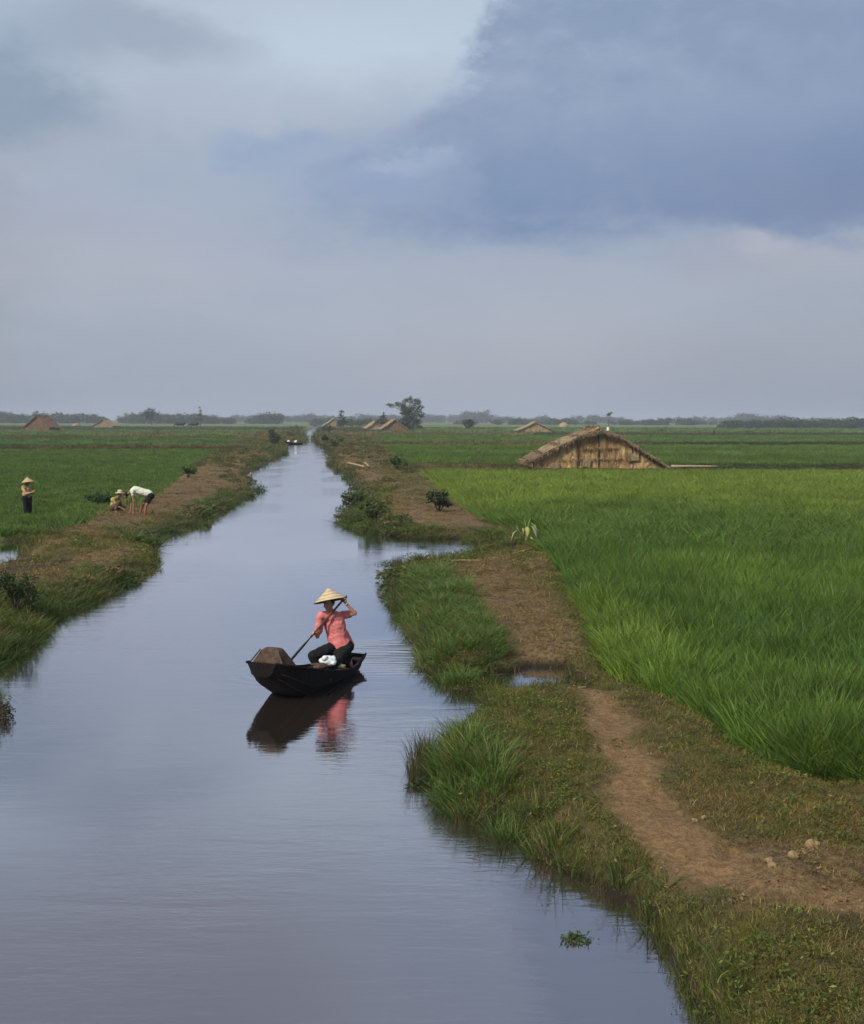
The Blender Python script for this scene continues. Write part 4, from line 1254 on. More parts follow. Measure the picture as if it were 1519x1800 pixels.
def cone_hat(name, centre, axis, r, h, parent, mt=M_HATST, dark=M_HATDK):
    axis = axis.normalized(); xa = axis.cross(Vector((0, 1, 0.01))).normalized(); ya = axis.cross(xa)
    m = MB(); n = 28; rings = []
    for k, (rr, z) in enumerate(((1.0, 0), (.8, .20), (.55, .46), (.3, .72), (.1, .93), (.01, 1.0))):
        rings.append((centre + axis * h * z, r * rr, r * rr))
    vs = []; 
    for c, rx, ry in rings:
        for i in range(n):
            t = 2 * math.pi * i / n
            vs.append(c + xa * rx * math.cos(t) + ya * ry * math.sin(t))
    fs = [(k * n + i, k * n + (i + 1) % n, (k + 1) * n + (i + 1) % n, (k + 1) * n + i) for k in range(5) for i in range(n)]
    m.add(vs, fs); o = m.build(name, mt, parent, True)
    u = MB(); u.add([v - axis * .006 + (centre - v) * .012 for v in vs], [f[::-1] for f in fs])
    u.build('hat_lining', dark, o, True)
    rim = MB(); pts = [centre + (xa * math.cos(6.283 * i / 28) + ya * math.sin(6.283 * i / 28)) * r for i in range(29)]
    rim.tube(pts, .006, 5); rim.build('hat_rim', M_HATDK, o)
    return o

def boatwoman():
    p = lambda a, b, Y: pt(a, b, Y + .80)
    root = empty('person', p(600, 1180, 18.45), 0, 'woman in coral pink shirt and conical hat paddling the dark boat', 'person')
    inv = Matrix.Translation(-root.location)
    f = Vector((-.35, -.94, 0)).normalized(); sd_ = Vector((-.94, .35, 0)).normalized()   # sd_: towards her right hand side
    pelvis = p(602, 1136, 18.45)
    hem, waist, chest, upch, sho, col_ = p(597, 1136, 18.45), p(593, 1119, 18.44), p(589, 1098, 18.41), p(586, 1085, 18.38), p(584, 1077, 18.36), p(582, 1073, 18.33)
    head = p(578, 1062, 18.27)
    Rs, Re, Rh = p(565, 1082, 18.30), p(558, 1119, 18.40), p(551, 1112, 18.27)
    Ls, Le, Lh = p(605, 1081, 18.42), p(624, 1078, 18.24), p(604, 1055, 18.14)
    top, blade_end = p(608, 1049, 18.12), p(489, 1186, 18.45)
    shaft = (top - blade_end).normalized()
    def on(q):
        return blade_end + shaft * (q - blade_end).dot(shaft)
    gR, gL = on(Rh), on(Lh)
    b = MB()
    loft(b, [(pelvis, .15, .11), (waist, .125, .09), (chest, .145, .095), (upch, .15, .085), (sho, .09, .06), (col_, .05, .05)], sd_, f)
    b.capsule(sho, head - Vector((0, 0, .05)), .052, .048)
    b.ball(head + Vector((0, 0, .02)), (.078, .092, .105), 16, 12, Matrix.Rotation(-.3, 3, 'Z'))
    b.ball(head + f * .022 - Vector((0, 0, .065)), (.052, .055, .045), 12, 8)            # jaw
    b.capsule(head + f * .088 + Vector((0, 0, .015)), head + f * .108 - Vector((0, 0, .022)), .010, .015, 8)   # nose
    for s in (-1, 1):
        b.ball(head + sd_ * s * .078 - Vector((0, 0, .005)), (.012, .02, .03), 8, 6)    # ears
        b.ball(head + f * .075 + sd_ * s * .038 - Vector((0, 0, .03)), .022, 8, 6)      # cheeks
    nR = (Re - gR).normalized(); nL = (Le - gL).normalized()
    wR = gR + nR * .085; wL = gL + nL * .085
    b.capsule(Rs, Re, .045, .037); b.capsule(Re, wR, .036, .023); grip_hand(b, wR, gR, shaft, nR)
    b.capsule(Ls, Le, .045, .038); b.capsule(Le, wL, .037, .023); grip_hand(b, wL, gL, shaft, nL)
    kR, aR = p(550, 1153, 18.22), p(566, 1184, 18.36)
    kL, aL = p(585, 1170, 18.15), p(614, 1157, 18.55)
    hR, hL = pelvis + sd_ * .08, pelvis - sd_ * .08
    for h_, k_, a_ in ((hR, kR, aR), (hL, kL, aL)):
        b.capsule(h_, k_, .078, .056); b.capsule(k_, a_, .052, .032)
    b.capsule(aR, aR + Vector((-.13, -.10, -.02)), .032, .026)
    b.capsule(aL, p(618, 1170, 18.55), .034, .026)
    o = b.build('body', M_SKIN, root); remesh(o, .0085, 3); o.matrix_parent_inverse = inv
    # shirt: torso shell, sleeves, collar, hem flaps
    s = MB()
    loft(s, [(p(601, 1139, 18.45), .205, .145), (waist, .175, .13), (chest, .190, .132), (upch, .190, .118), (sho, .130, .085), (col_ - Vector((0, 0, .005)), .066, .064)], sd_, f, 20)
    s.capsule(upch.lerp(Rs, .35), Rs, .085, .072); s.capsule(Rs, Rs.lerp(Re, .72), .072, .066)
    s.capsule(upch.lerp(Ls, .35), Ls, .085, .070); s.capsule(Ls, Ls.lerp(Le, .42), .068, .064)
    so = s.build('shirt', M_PINK, root); remesh(so, .011, 3); folds(so, .032); so.matrix_parent_inverse = inv
    def child(mb, name, mt, par=root, sm=True, vox=None):
        q = mb.build(name, mt, par, sm)
        if vox: remesh(q, vox, 2)
        if par is root: q.matrix_parent_inverse = inv
        return q
    m = MB(); m.capsule(p(608, 1112, 18.53), p(620, 1134, 18.58), .045, .035)
    child(m, 'shirt_tail', M_PINK, vox=.011)
    for k in range(4):
        m = MB(); q = col_.lerp(hem, .14 + .2 * k) + f * (.136 if k else .10)
        m.ball(q, .007, 6, 4); child(m, 'shirt_button', M_LIP)
    m = MB()
    for s_ in (-1, 1):
        base = col_ + f * .045
        m.hexa([base + sd_ * s_ * .008, base + sd_ * s_ * .055 + f * -.01, base + sd_ * s_ * .055 + f * -.002, base + sd_ * s_ * .008 + f * .008,
                base + sd_ * s_ * .012 + Vector((0, 0, .03)) - f * .01, base + sd_ * s_ * .06 + Vector((0, 0, .028)) - f * .03, base + sd_ * s_ * .06 + Vector((0, 0, .028)) - f * .022, base + sd_ * s_ * .012 + Vector((0, 0, .03))])
    child(m, 'collar', M_PINK, sm=False)
    t = MB()
    loft(t, [(p(603, 1146, 18.47), .13, .12), (pelvis, .165, .125), (p(596, 1124, 18.45), .14, .10)], sd_, f)
    for h_, k_, a_ in ((hR, kR, aR), (hL, kL, aL)):
        t.capsule(h_, k_, .118, .088); t.capsule(k_, k_.lerp(a_, .86), .086, .072)
    t.ball(p(604, 1152, 18.48), (.15, .14, .11), 12, 8)
    to = t.build('trousers', M_BLACKC, root); remesh(to, .012, 4); folds(to, .03); to.matrix_parent_inverse = inv
    hr = MB(); hr.ball(head - f * .022 + Vector((0, 0, .035)), (.092, .096, .098), 14, 10); hr.capsule(head - f * .07 - Vector((0, 0, .02)) + sd_ * .02, head - f * .075 - Vector((0, 0, .09)) + sd_ * .03, .048, .035)
    ho = hr.build('hair', M_HAIR, root); remesh(ho, .010, 2); ho.matrix_parent_inverse = inv
    for s_ in (-1, 1):
        e = MB(); e.ball(head + f * .091 + sd_ * s_ * .032 + Vector((0, 0, .012)), (.013, .008, .006), 8, 6); child(e, 'eye', M_EYE)
    e = MB(); e.capsule(head + f * .086 + sd_ * .020 - Vector((0, 0, .052)), head + f * .086 - sd_ * .020 - Vector((0, 0, .052)), .007, .007, 8)
    child(e, 'mouth', M_LIP)
    h = cone_hat('conical_hat', p(581, 1056, 18.24), Vector((-.20, .20, 1)), .268, .205, root)
    h.matrix_parent_inverse = inv
    axh = Vector((-.20, .20, 1)).normalized(); xh = axh.cross(Vector((0, 1, .01))).normalized(); yh = axh.cross(xh)
    for (rr, zz) in ((.8, .20), (.55, .46), (.3, .72)):
        q = MB(); q.tube([p(581, 1056, 18.24) + axh * (.205 * zz + .001) + (xh * math.cos(6.283 * i / 28) + yh * math.sin(6.283 * i / 28)) * .268 * rr for i in range(29)], .0035, 5)
        q.build('hat_hoop', M_STRAW, h)
    # wrist watch
    w = MB(); w.tube([gL + nL * .078, gL + nL * .092], .028, 10); child(w, 'wristwatch', M_BAG)
    # paddle (held, so a thing of its own)
    pr = empty('paddle', blade_end, 0, 'long wooden paddle held diagonally across the pink shirt', 'paddle')
    inv2 = Matrix.Translation(-pr.location)
    m = MB(); kk = on(p(545, 1118, 18.3))
    m.tube([top + shaft * .02, top, gR, kk], [.014, .017, .017, .018], 10); q = m.build('shaft', M_PADDLE, pr, True); q.matrix_parent_inverse = inv2
    m = MB(); m.tube([kk, kk.lerp(blade_end, .18), kk.lerp(blade_end, .6), blade_end], [.019, .040, .050, .046], 12, .45); q = m.build('blade', M_PADDLED, pr, True); q.matrix_parent_inverse = inv2
boatwoman()

# ------------------------------------------------------------------ the boat
def boat(x0, y0, ang, L, beam, label, small=False):
    root = empty('wooden_boat', (x0, y0, 0), ang, label, 'boat')
    NS = 27; sec = 11
    def prof(t):   # t: 0 stern .. 1 bow
        w = beam / .9 * float(np.interp(t, [0, .08, .2, .45, .62, .75, .86, .94, 1], [.22, .29, .36, .425, .455, .475, .46, .38, .22]))
        zr = .135 + .47 * max(0, (t - .26) / .74) ** 1.35 + .085 * max(0, (.25 - t) / .25) ** 1.5
        zk = -.10 + .50 * max(0, (t - .70) / .30) ** 1.3 + .22 * max(0, (.10 - t) / .10) ** 1.3
        return w, zr, zk
    def grid(th):
        rows = []
        for i in range(NS):
            t = i / (NS - 1); w, zr, zk = prof(t); X = -L / 2 + L * t
            X = X + (th if i == 0 else -th if i == NS - 1 else 0)
            r = []
            for j in range(sec):
                u = -1 + 2 * j / (sec - 1)
                au = abs(u)
                yy = (w - th) * math.copysign(min(1, au ** .75 * (1 if au > .7 else .98)), u) * (.86 + .14 * au ** 2)
                zz = zk + th + (zr - zk - th) * au ** 3.4
                if th: zz = max(zz, .012)
                if au == 1: zz = zr
                r.append((X, yy, zz))
            rows.append(r)
        return rows
    o_, i_ = grid(0), grid(.022)
    m = MB(); n1 = NS * sec
    m.v = [v for r in o_ for v in r] + [v for r in i_ for v in r]
    for i in range(NS - 1):
        for j in range(sec - 1):
            a = i * sec + j
            m.f.append((a, a + 1, a + sec + 1, a + sec)); m.f.append((n1 + a, n1 + a + sec, n1 + a + sec + 1, n1 + a + 1))
        for j in (0, sec - 1):
            a = i * sec + j; m.f.append((a, a + sec, n1 + a + sec, n1 + a))
    for i, rev in ((0, 0), (NS - 1, 1)):
        outer = [i * sec + j for j in range(sec)]; inner = [n1 + v for v in outer]
        m.f.append(tuple(outer if rev else outer[::-1])); m.f.append(tuple(inner[::-1] if rev else inner))
        m.f.append((outer[0], inner[0], inner[-1], outer[-1]))
    h = m.build('hull', M_TARRED, root)
    for s in (0, sec - 1):
        g = MB(); g.tube([(r[s][0], r[s][1] * 1.01, r[s][2] + .004) for r in o_], .019, 6); g.build('gunwale', M_TARRED, root, True)
    if small: return root
    for s_ in (1, 2, sec - 2, sec - 3):
        g = MB(); g.tube([(r[s_][0], r[s_][1] * 1.004, r[s_][2]) for r in o_[1:-1]], .0075, 5); g.build('strake_edge', M_DKWOOD, root, True)
    # inner lining planks seen at the open stern
    for k, (za, zb) in enumerate(((.52, .72), (.76, .95))):
        for s in (-1, 1):
            g = MB(); V = []
            for i in range(0, 15):
                t = .04 + i / 14 * .62; w, zr, zk = prof(t); X = -L / 2 + L * t + .01
                for z in (za, zb):
                    zz = zk + (zr - zk) * z; y = (w - .045) * (.88 + .12 * z) * z ** .22
                    V += [(X, s * y, zz), (X, s * (y - .012), zz)]
            F = []
            for i in range(14):
                a = i * 4
                F += [(a + 1, a + 3, a + 7, a + 5), (a, a + 4, a + 6, a + 2), (a + 2, a + 6, a + 7, a + 3), (a, a + 1, a + 5, a + 4)]
            g.add(V, F); g.build('lining_plank', M_BOATIN, root)
    for k in range(4):
        g = MB(); y = (-.21 + .14 * k); g.box((-.35, y, .02), (.85 - .06 * abs(k - 1.5), .062, .011)); g.build('floor_board', M_BOATIN, root)
    g = MB(); g.box((.10, 0, .115), (.06, .39, .012)); g.build('thwart', M_COVER, root)
    # stern deck and the raised cover at the bow
    w, zr, zk = prof(.05)
    g = MB(); g.box((-L / 2 + .12, 0, zr - .05), (.09, w * .78, .012)); g.build('stern_deck', M_BOATIN, root)
    Xa, Xb = L * .5 - .80, L * .5 - .10
    bw = lambda X: prof((X + L / 2) / L)[0]
    bz = lambda X: prof((X + L / 2) / L)[1]
    g = MB(); zt = bz(Xb) + .20
    g.hexa([(Xb, -bw(Xb) * .90, bz(Xb) - .03), (Xb, bw(Xb) * .90, bz(Xb) - .03), (Xa + .25, bw(Xa) * .80, bz(Xa)), (Xa + .25, -bw(Xa) * .80, bz(Xa)),
            (Xb - .10, -bw(Xb) * .44, zt), (Xb - .10, bw(Xb) * .44, zt), (Xb - .27, bw(Xb) * .46, zt + .01), (Xb - .27, -bw(Xb) * .46, zt + .01)])
    cv = g.build('bow_cover', M_COVER, root)
    bv = cv.modifiers.new('soft', 'BEVEL'); bv.width = .06; bv.segments = 3; bv.limit_method = 'NONE'
    for s in (-1, 1):
        g = MB(); g.tube([(Xb + .01, s * bw(Xb) * .90, bz(Xb) - .01), (Xb - .085, s * bw(Xb) * .45, zt - .01)], .013, 6); g.build('cover_batten', M_BOATIN, root)
    g = MB(); Xa += .27; g.hexa([(Xa, -bw(Xa) * .9, bz(Xa) - .05), (Xa, bw(Xa) * .9, bz(Xa) - .05), (Xa - .02, bw(Xa - .02) * .9, bz(Xa - .02) - .02), (Xa - .02, -bw(Xa - .02) * .9, bz(Xa - .02) - .02),
                      (Xa, -bw(Xa) * .88, bz(Xa) + .02), (Xa, bw(Xa) * .88, bz(Xa) + .02), (Xa - .29, bw(Xa - .29) * .9, bz(Xa - .29)), (Xa - .29, -bw(Xa - .29) * .9, bz(Xa - .29))])
    g.build('foredeck', M_COVER, root)
    return root
bx, by = -1.865, 18.33
BOAT = boat(bx, by, R(180 + 67.5), 2.96, .90, 'small dark wooden boat with a raised brown bow cover on the canal')

def bag(px, py, Y, r, label, mt, name, seed, cat='bag', z=None):
    g = random.Random(seed); p = pt(px, py, Y)
    root = MB()
    root.ball((0, 0, 0), r, 12, 9)
    for k in range(7): root.ball((g.uniform(-.9, .9) * r[0], g.uniform(-.7, .7) * r[1], g.uniform(-.3, .9) * r[2]), [q * g.uniform(.3, .55) for q in r], 10, 7)
    o = root.build(name, mt); remesh(o, min(r) * .12, 1); folds(o, .04); o.location = p
    tag(o, label, cat)
    return o
bag(577, 1162, 18.85, (.135, .11, .085), 'crumpled white plastic bag lying in the boat before the woman', M_BAG, 'plastic_bag', 3)
b2 = bag(562, 1172, 18.6, (.11, .09, .045), 'flat brown sacking bundle in the boat beside the white bag', M_COVER, 'sack_bundle', 5, 'bundle')
bag(600, 1172, 18.95, (.07, .06, .035), 'small pale bundle on the boat floor behind the white bag', M_PALE, 'small_bundle', 6, 'bundle')

fx, fy = at(516, 781)
boat(fx, fy, R(182), 3.1, .9, 'low dark boat moored by the left bank where the canal narrows', True)
for k, (a, lab) in enumerate(((507, 'left white sack in the moored boat far up the canal'), (520, 'right white sack in the moored boat far up the canal'))):
    m = MB(); m.ball((0, 0, 0), (.27, .24, .22), 10, 7); m.ball((.08, 0, .14), (.15, .15, .13), 8, 6)
    o = m.build('white_sack', M_BAG, None, True); o.location = pt(a, 776, fy); o.location.z = .42; tag(o, lab, 'sack', 'white sacks in the moored boat')

# farm workers
def figure(root_at, J, label, top, bottom, hat=None, hatc=None, hair=True, vox=.022, sleeves=.5, skin=M_SKIN2, r=1.0):
    """J: dict of joint positions in world metres"""
    root = empty('person', root_at, 0, label, 'person'); inv = Matrix.Translation(-Vector(root_at))
    b = MB()
    ch, pe, nk, hd = J['chest'], J['pelvis'], J['neck'], J['head']
    ax = (J['rs'] - J['ls']).normalized()
    b.capsule(pe, ch, .12 * r, .13 * r); b.capsule(ch, nk, .10 * r, .055 * r); b.capsule(nk, hd, .05 * r, .06 * r)
    b.ball(hd, (.082, .09, .108), 12, 9)
    fd = J.get('face', Vector((0, -1, 0))); b.ball(hd + fd * .09 - Vector((0, 0, .01)), .018, 6, 5)
    for s in ('r', 'l'):
        b.capsule(J[s + 's'], J[s + 'e'], .05, .042); b.capsule(J[s + 'e'], J[s + 'h'], .040, .028)
        hdv = (J[s + 'h'] - J[s + 'e']).normalized()
        side = hdv.cross(Vector((.3, .9, .1))).normalized()
        b.capsule(J[s + 'h'], J[s + 'h'] + hdv * .07, .032, .03)
        for q in (-1.5, -.5, .5, 1.5): b.capsule(J[s + 'h'] + hdv * .07 + side * q * .018, J[s + 'h'] + hdv * (.15 - abs(q) * .012) + side * q * .026, .011, .009, 6)
        b.capsule(J[s + 'h'] + side * .02, J[s + 'h'] + hdv * .06 + side * .06, .013, .010, 6)
        b.capsule(J[s + 'p'], J[s + 'k'], .085, .058); b.capsule(J[s + 'k'], J[s + 'a'], .055, .036)
        b.capsule(J[s + 'a'], J[s + 'a'] + fd * .16 - Vector((0, 0, .03)), .04, .03)
    def fin(m, n, mt, vx, par=root):
        o = m.build(n, mt, root); remesh(o, vx, 2); o.matrix_parent_inverse = inv; return o
    fin(b, 'body', skin, vox)
    t = MB(); t.capsule(pe, ch, .145 * r, .150 * r); t.capsule(ch, ch.lerp(nk, .7), .13 * r, .075)
    t.capsule(ch.lerp(J['rs'], .6), ch.lerp(J['ls'], .6), .12 * r, .12 * r)
    for s in ('r', 'l'):
        t.capsule(J[s + 's'], J[s + 's'].lerp(J[s + 'e'], .9 if sleeves > .8 else sleeves), .068, .060)
        if sleeves > .9: t.capsule(J[s + 'e'], J[s + 'e'].lerp(J[s + 'h'], .8), .055, .045)
    folds(fin(t, 'shirt', top, vox * 1.1), .06)
    t = MB()
    t.capsule(J['rp'], J['lp'], .13, .13)
    bl = J.get('trouser', .9)
    for s in ('r', 'l'):
        e = J[s + 'p'].lerp(J[s + 'k'], min(1, bl * 2)); t.capsule(J[s + 'p'], e, .115, .085)
        if bl > .5: t.capsule(J[s + 'k'], J[s + 'k'].lerp(J[s + 'a'], (bl - .5) * 2), .085, .075)
    fin(t, 'trousers', bottom, vox * 1.1)
    if hair:
        t = MB(); t.ball(hd - fd * .02 + Vector((0, 0, .03)), (.098, .104, .11), 12, 9); fin(t, 'hair', M_HAIR, .02)
    if hat is not None:
        h = cone_hat('conical_hat', hatc, hat, .26, .21, root, simple('sun_bleached_hat', (.50, .36, .20), .8, (.40, .28, .15), 12)); h.matrix_parent_inverse = inv
    return root

def standing_worker():
    Y = 47.3; g0 = pt(48, 912, Y); base = Vector((g0.x, Y, hz(g0.x, Y)))
    B = lambda x, y, z: base + Vector((x, y, z))
    J = dict(pelvis=B(0, 0, .82), chest=B(-.02, 0, 1.12), neck=B(.02, 0, 1.30), head=B(.05, -.02, 1.40), face=Vector((.85, -.5, 0)),
             rs=B(-.10, -.13, 1.24), re=B(.02, -.22, .98), rh=B(.22, -.18, 1.02), ls=B(.05, .15, 1.24), le=B(.14, .12, .98), lh=B(.28, -.04, 1.06),
             rp=B(-.04, -.08, .80), rk=B(-.02, -.10, .44), ra=B(-.03, -.11, .06), lp=B(.06, .08, .80), lk=B(.08, .10, .44), la=B(.07, .11, .06), trouser=.95)
    figure(base, J, 'worker in conical hat and tan shirt standing in the left rice field', M_TANC, M_BLACKC, Vector((-.12, .05, 1)), B(.06, -.02, 1.43), vox=.018, sleeves=1.0)
standing_worker()

def bending_worker():
    Y = 46.5; p = lambda a, b, dy=0: pt(a, b, Y + dy)
    J = dict(pelvis=p(263, 868), chest=p(238, 861), neck=p(229, 865), head=p(221, 871), face=Vector((-.5, 0, -.85)),
             rs=p(232, 864, -.16), re=p(235, 882, -.2), rh=p(234, 899, -.25), ls=p(234, 862, .16), le=p(232, 880, .2), lh=p(229, 898, .1),
             rp=p(265, 872, -.10), rk=p(257, 889, -.14), ra=p(254, 908, -.14), lp=p(266, 872, .12), lk=p(250, 889, .2), la=p(246, 903, .25), trouser=.30)
    figure(p(254, 910), J, 'bare legged worker in white shirt and dark shorts bending far over', M_WHITEC, M_BLACKC, vox=.018, sleeves=.35)
bending_worker()

def crouching_worker():
    Y = 47.4; p = lambda a, b, dy=0: pt(a, b, Y + dy)
    J = dict(pelvis=p(199, 892), chest=p(202, 880), neck=p(207, 874), head=p(211, 869), face=Vector((.7, -.5, -.3)),
             rs=p(199, 878, -.15), re=p(206, 889, -.25), rh=p(217, 895, -.25), ls=p(208, 877, .15), le=p(214, 887, .1), lh=p(221, 895, 0),
             rp=p(197, 893, -.10), rk=p(209, 883, -.22), ra=p(203, 898, -.22), lp=p(200, 893, .12), lk=p(213, 884, .12), la=p(207, 898, .12), trouser=.9)
    figure(p(200, 900), J, 'crouching worker in a straw yellow shirt and round hat beside the bending one', M_YELC, M_BROWNC, vox=.018, sleeves=.6)
    m = MB(); c = p(211, 866)
    root = [o for o in C.objects if o.get('label', '').startswith('crouching')][0]
    m.tube([c - Vector((0, 0, .01)), c + Vector((0, 0, .012))], [.19, .18], 18); m.tube([c, c + Vector((0, 0, .09)), c + Vector((0, 0, .12))], [.105, .10, .06], 14)
    o = m.build('round_hat', M_HATST, root, False); o.matrix_parent_inverse = Matrix.Translation(-root.location)
    b = MB(); g = random.Random(2); c = p(218, 889)
    for k in range(26):
        a = g.uniform(0, 6.283); r = g.uniform(0, .14)
        q = Vector((math.cos(a) * r, math.sin(a) * r, 0)); b.tube([c + q * .4 - Vector((0, 0, .12)), c + q * .7 + Vector((0, 0, .12)), c + q * 2.0 + Vector((0, 0, .38 + g.uniform(-.05, .08)))], [.012, .014, .004], 4)
    b.tube([c - Vector((0, 0, .02)), c + Vector((0, 0, .03))], .11, 12)
    o = b.build('seedling_bundle', plant_mat('cut_seedlings', (.42, .42, .16))); tag(o, 'tied pale yellow seedling bundle held between the crouching and bending workers', 'bundle')
crouching_worker()

def far_person(px, py, Y, h, label, top, bottom, hat=False, stoop=0.0):
    g0 = pt(px, py, Y); base = Vector((g0.x, Y, hz(g0.x, Y) + .35))
    s = h / 1.6; st = stoop
    B = lambda x, y, z: base + Vector((x, y, z)) * s
    J = dict(pelvis=B(0, 0, .85), chest=B(-.15 * st, 0, 1.18 - .15 * st), neck=B(-.3 * st, 0, 1.38 - .32 * st), head=B(-.38 * st, 0, 1.5 - .42 * st), face=Vector((-.9, -.3, 0)),
             rs=B(-.1 - .2 * st, -.18, 1.32 - .28 * st), re=B(-.2 - .2 * st, -.22, 1.05 - .25 * st), rh=B(-.3 - .3 * st, -.2, .85 - .25 * st), ls=B(.1 - .3 * st, .18, 1.32 - .28 * st), le=B(.1 - .3 * st, .22, 1.05 - .3 * st), lh=B(0 - .3 * st, .2, .82 - .3 * st),
             rp=B(0, -.1, .82), rk=B(-.05, -.13, .45), ra=B(0, -.13, .05), lp=B(0, .1, .82), lk=B(.03, .13, .45), la=B(.08, .13, .05), trouser=.9)
    figure(base, J, label, top, bottom, Vector((-.1, 0, 1)) if hat else None, B(-.38 * st, 0, 1.54 - .42 * st) if hat else None, vox=.035, sleeves=.6)
far_person(1255, 768, 285, 1.7, 'dark clad person walking in the far right field behind the large hut', M_BROWNC, M_BLACKC)
far_person(1164, 768, 300, 1.5, 'faint stooping person left of the one walking in the far right field', M_BROWNC, M_BROWNC, stoop=1.0)
far_person(816, 758, 390, 1.6, 'far person in pale clothes standing in the field right of the tall tree', M_WHITEC, M_BROWNC)
far_person(840, 758, 400, 1.6, 'far person in dark clothes right of the pale clad one', M_BLACKC, M_BLACKC, hat=True)

def buffalo(px, py, Y, flip, label):
    g0 = pt(px, py, Y); b = Vector((g0.x, Y, hz(g0.x, Y) + .55)); s = flip * 1.7
    root = empty('water_buffalo', b, 0, label, 'buffalo', 'water buffaloes grazing beyond the left fields')
    inv = Matrix.Translation(-b)
    B = lambda x, y, z: b + Vector((x * s, y * 1.6, z * 1.6))
    m = MB()
    m.capsule(B(.65, 0, 1.05), B(0, 0, .98), .55, .62); m.capsule(B(0, 0, .98), B(-.65, 0, 1.02), .62, .55)
    m.capsule(B(-.7, 0, 1.05), B(-1.15, 0, .72), .26, .17); m.capsule(B(-1.15, 0, .70), B(-1.38, 0, .38), .17, .11)
    for x, y in ((.62, .2), (.68, -.2)):
        m.capsule(B(x, y, .9), B(x - .12, y, .55), .19, .11); m.capsule(B(x - .12, y, .55), B(x + .10, y, .38), .10, .08); m.capsule(B(x + .10, y, .38), B(x + .06, y, .02), .07, .08)
    for x, y in ((-.62, .2), (-.52, -.2)):
        m.capsule(B(x, y, .85), B(x, y, .42), .16, .09); m.capsule(B(x, y, .42), B(x, y, .02), .08, .08)
    for y in (-.2, .2): m.capsule(B(-1.08, y, .84), B(-1.02, y * 1.9, .80), .06, .04)
    m.capsule(B(1.0, 0, 1.15), B(1.12, 0, .55), .05, .04)
    o = m.build('body', M_HIDE, root); remesh(o, .05, 2); o.matrix_parent_inverse = inv
    for y in (-1, 1):
        h = MB(); h.tube([B(-1.12, .12 * y, .92), B(-1.05, .40 * y, 1.02), B(-.85, .52 * y, 1.12)], [.05, .04, .012], 7); q = h.build('horn', M_DKWOOD, root, True); q.matrix_parent_inverse = inv
buffalo(317, 752, 400, 1, 'left one of two dark buffaloes grazing before the tree line')
buffalo(341, 752, 406, 1, 'right one of two dark buffaloes grazing before the tree line')

# ------------------------------------------------------------------ small things on the banks
def pole(name, a, b, r0, r1, label, cat, mt, bend=.03, group=None):
    a, b = Vector(a), Vector(b); mid = a.lerp(b, .5) + Vector((bend, 0, bend))
    m = MB(); m.tube([a, a.lerp(mid, .5), mid, mid.lerp(b, .5) , b], [r0, r0 * .95, (r0 + r1) / 2, r1 * 1.1, r1], 7)
    o = m.build(name, mt, None, True); tag(o, label, cat, group); return o
q = gpt(66, 1078, .2); pole('stake', q - Vector((0, 0, .1)), pt(42, 1006, q.y + .05), .040, .026, 'thin dark stake leaning out of the left bank shrub', 'stake', M_DKWOOD, .02)
q = pt(442, 838, at(442, 838)[1]); pole('post', (q.x, q.y, -.3), (q.x - .02, q.y, .34), .07, .07, 'short reddish post standing in the water by the left bank', 'post', M_POST, 0)
q = gpt(276, 972, .05)
for k, (dx, dz, lab) in enumerate(((.10, .34, 'upper bare twig sticking out over the water from the left bank'), (.30, .12, 'lower crooked twig lying on the water by the left bank'))):
    a = Vector((q.x + .05, q.y - .1 * k, .06)); pole('twig', a, a + Vector((.2 + dx, -.05, dz - .05)), .012, .005, lab, 'twig', M_DKWOOD, .05)
def lying(px0, py0, px1, py1, r, label, mt=M_PALE, up=.03, name='bamboo_pole'):
    a = gpt(px0, py0); b = gpt(px1, py1)
    pole(name, a + Vector((0, 0, up)), b + Vector((0, 0, up + .02)), r, r * .7, label, 'pole', mt, .01)
lying(611, 818, 640, 827, .09, 'pale bamboo pole lying on the right bank beyond the point', up=.25)
lying(641, 817, 648, 826, .08, 'short pale bamboo piece beside the longer pole on the right bank', up=.25)
lying(1180, 829, 1262, 829, .11, 'long pale bamboo pole on the ground right of the large hut', up=.35)
lying(785, 987, 850, 986, .016, 'pale cut stem lying across the mud south of the pool')
lying(1000, 1203, 1040, 1199, .009, 'thin pale stem lying at the end of the small cross channel')
lying(880, 978, 945, 968, .028, 'long grey log lying at the pool below the drooping plant', M_STRAW)
q = gpt(1507, 905); pole('stake', pt(1512, 884, 66), pt(1506, 858, 66), .10, .06, 'short pale stake leaning in the rice at the right edge', 'stake', M_PALE, 0)

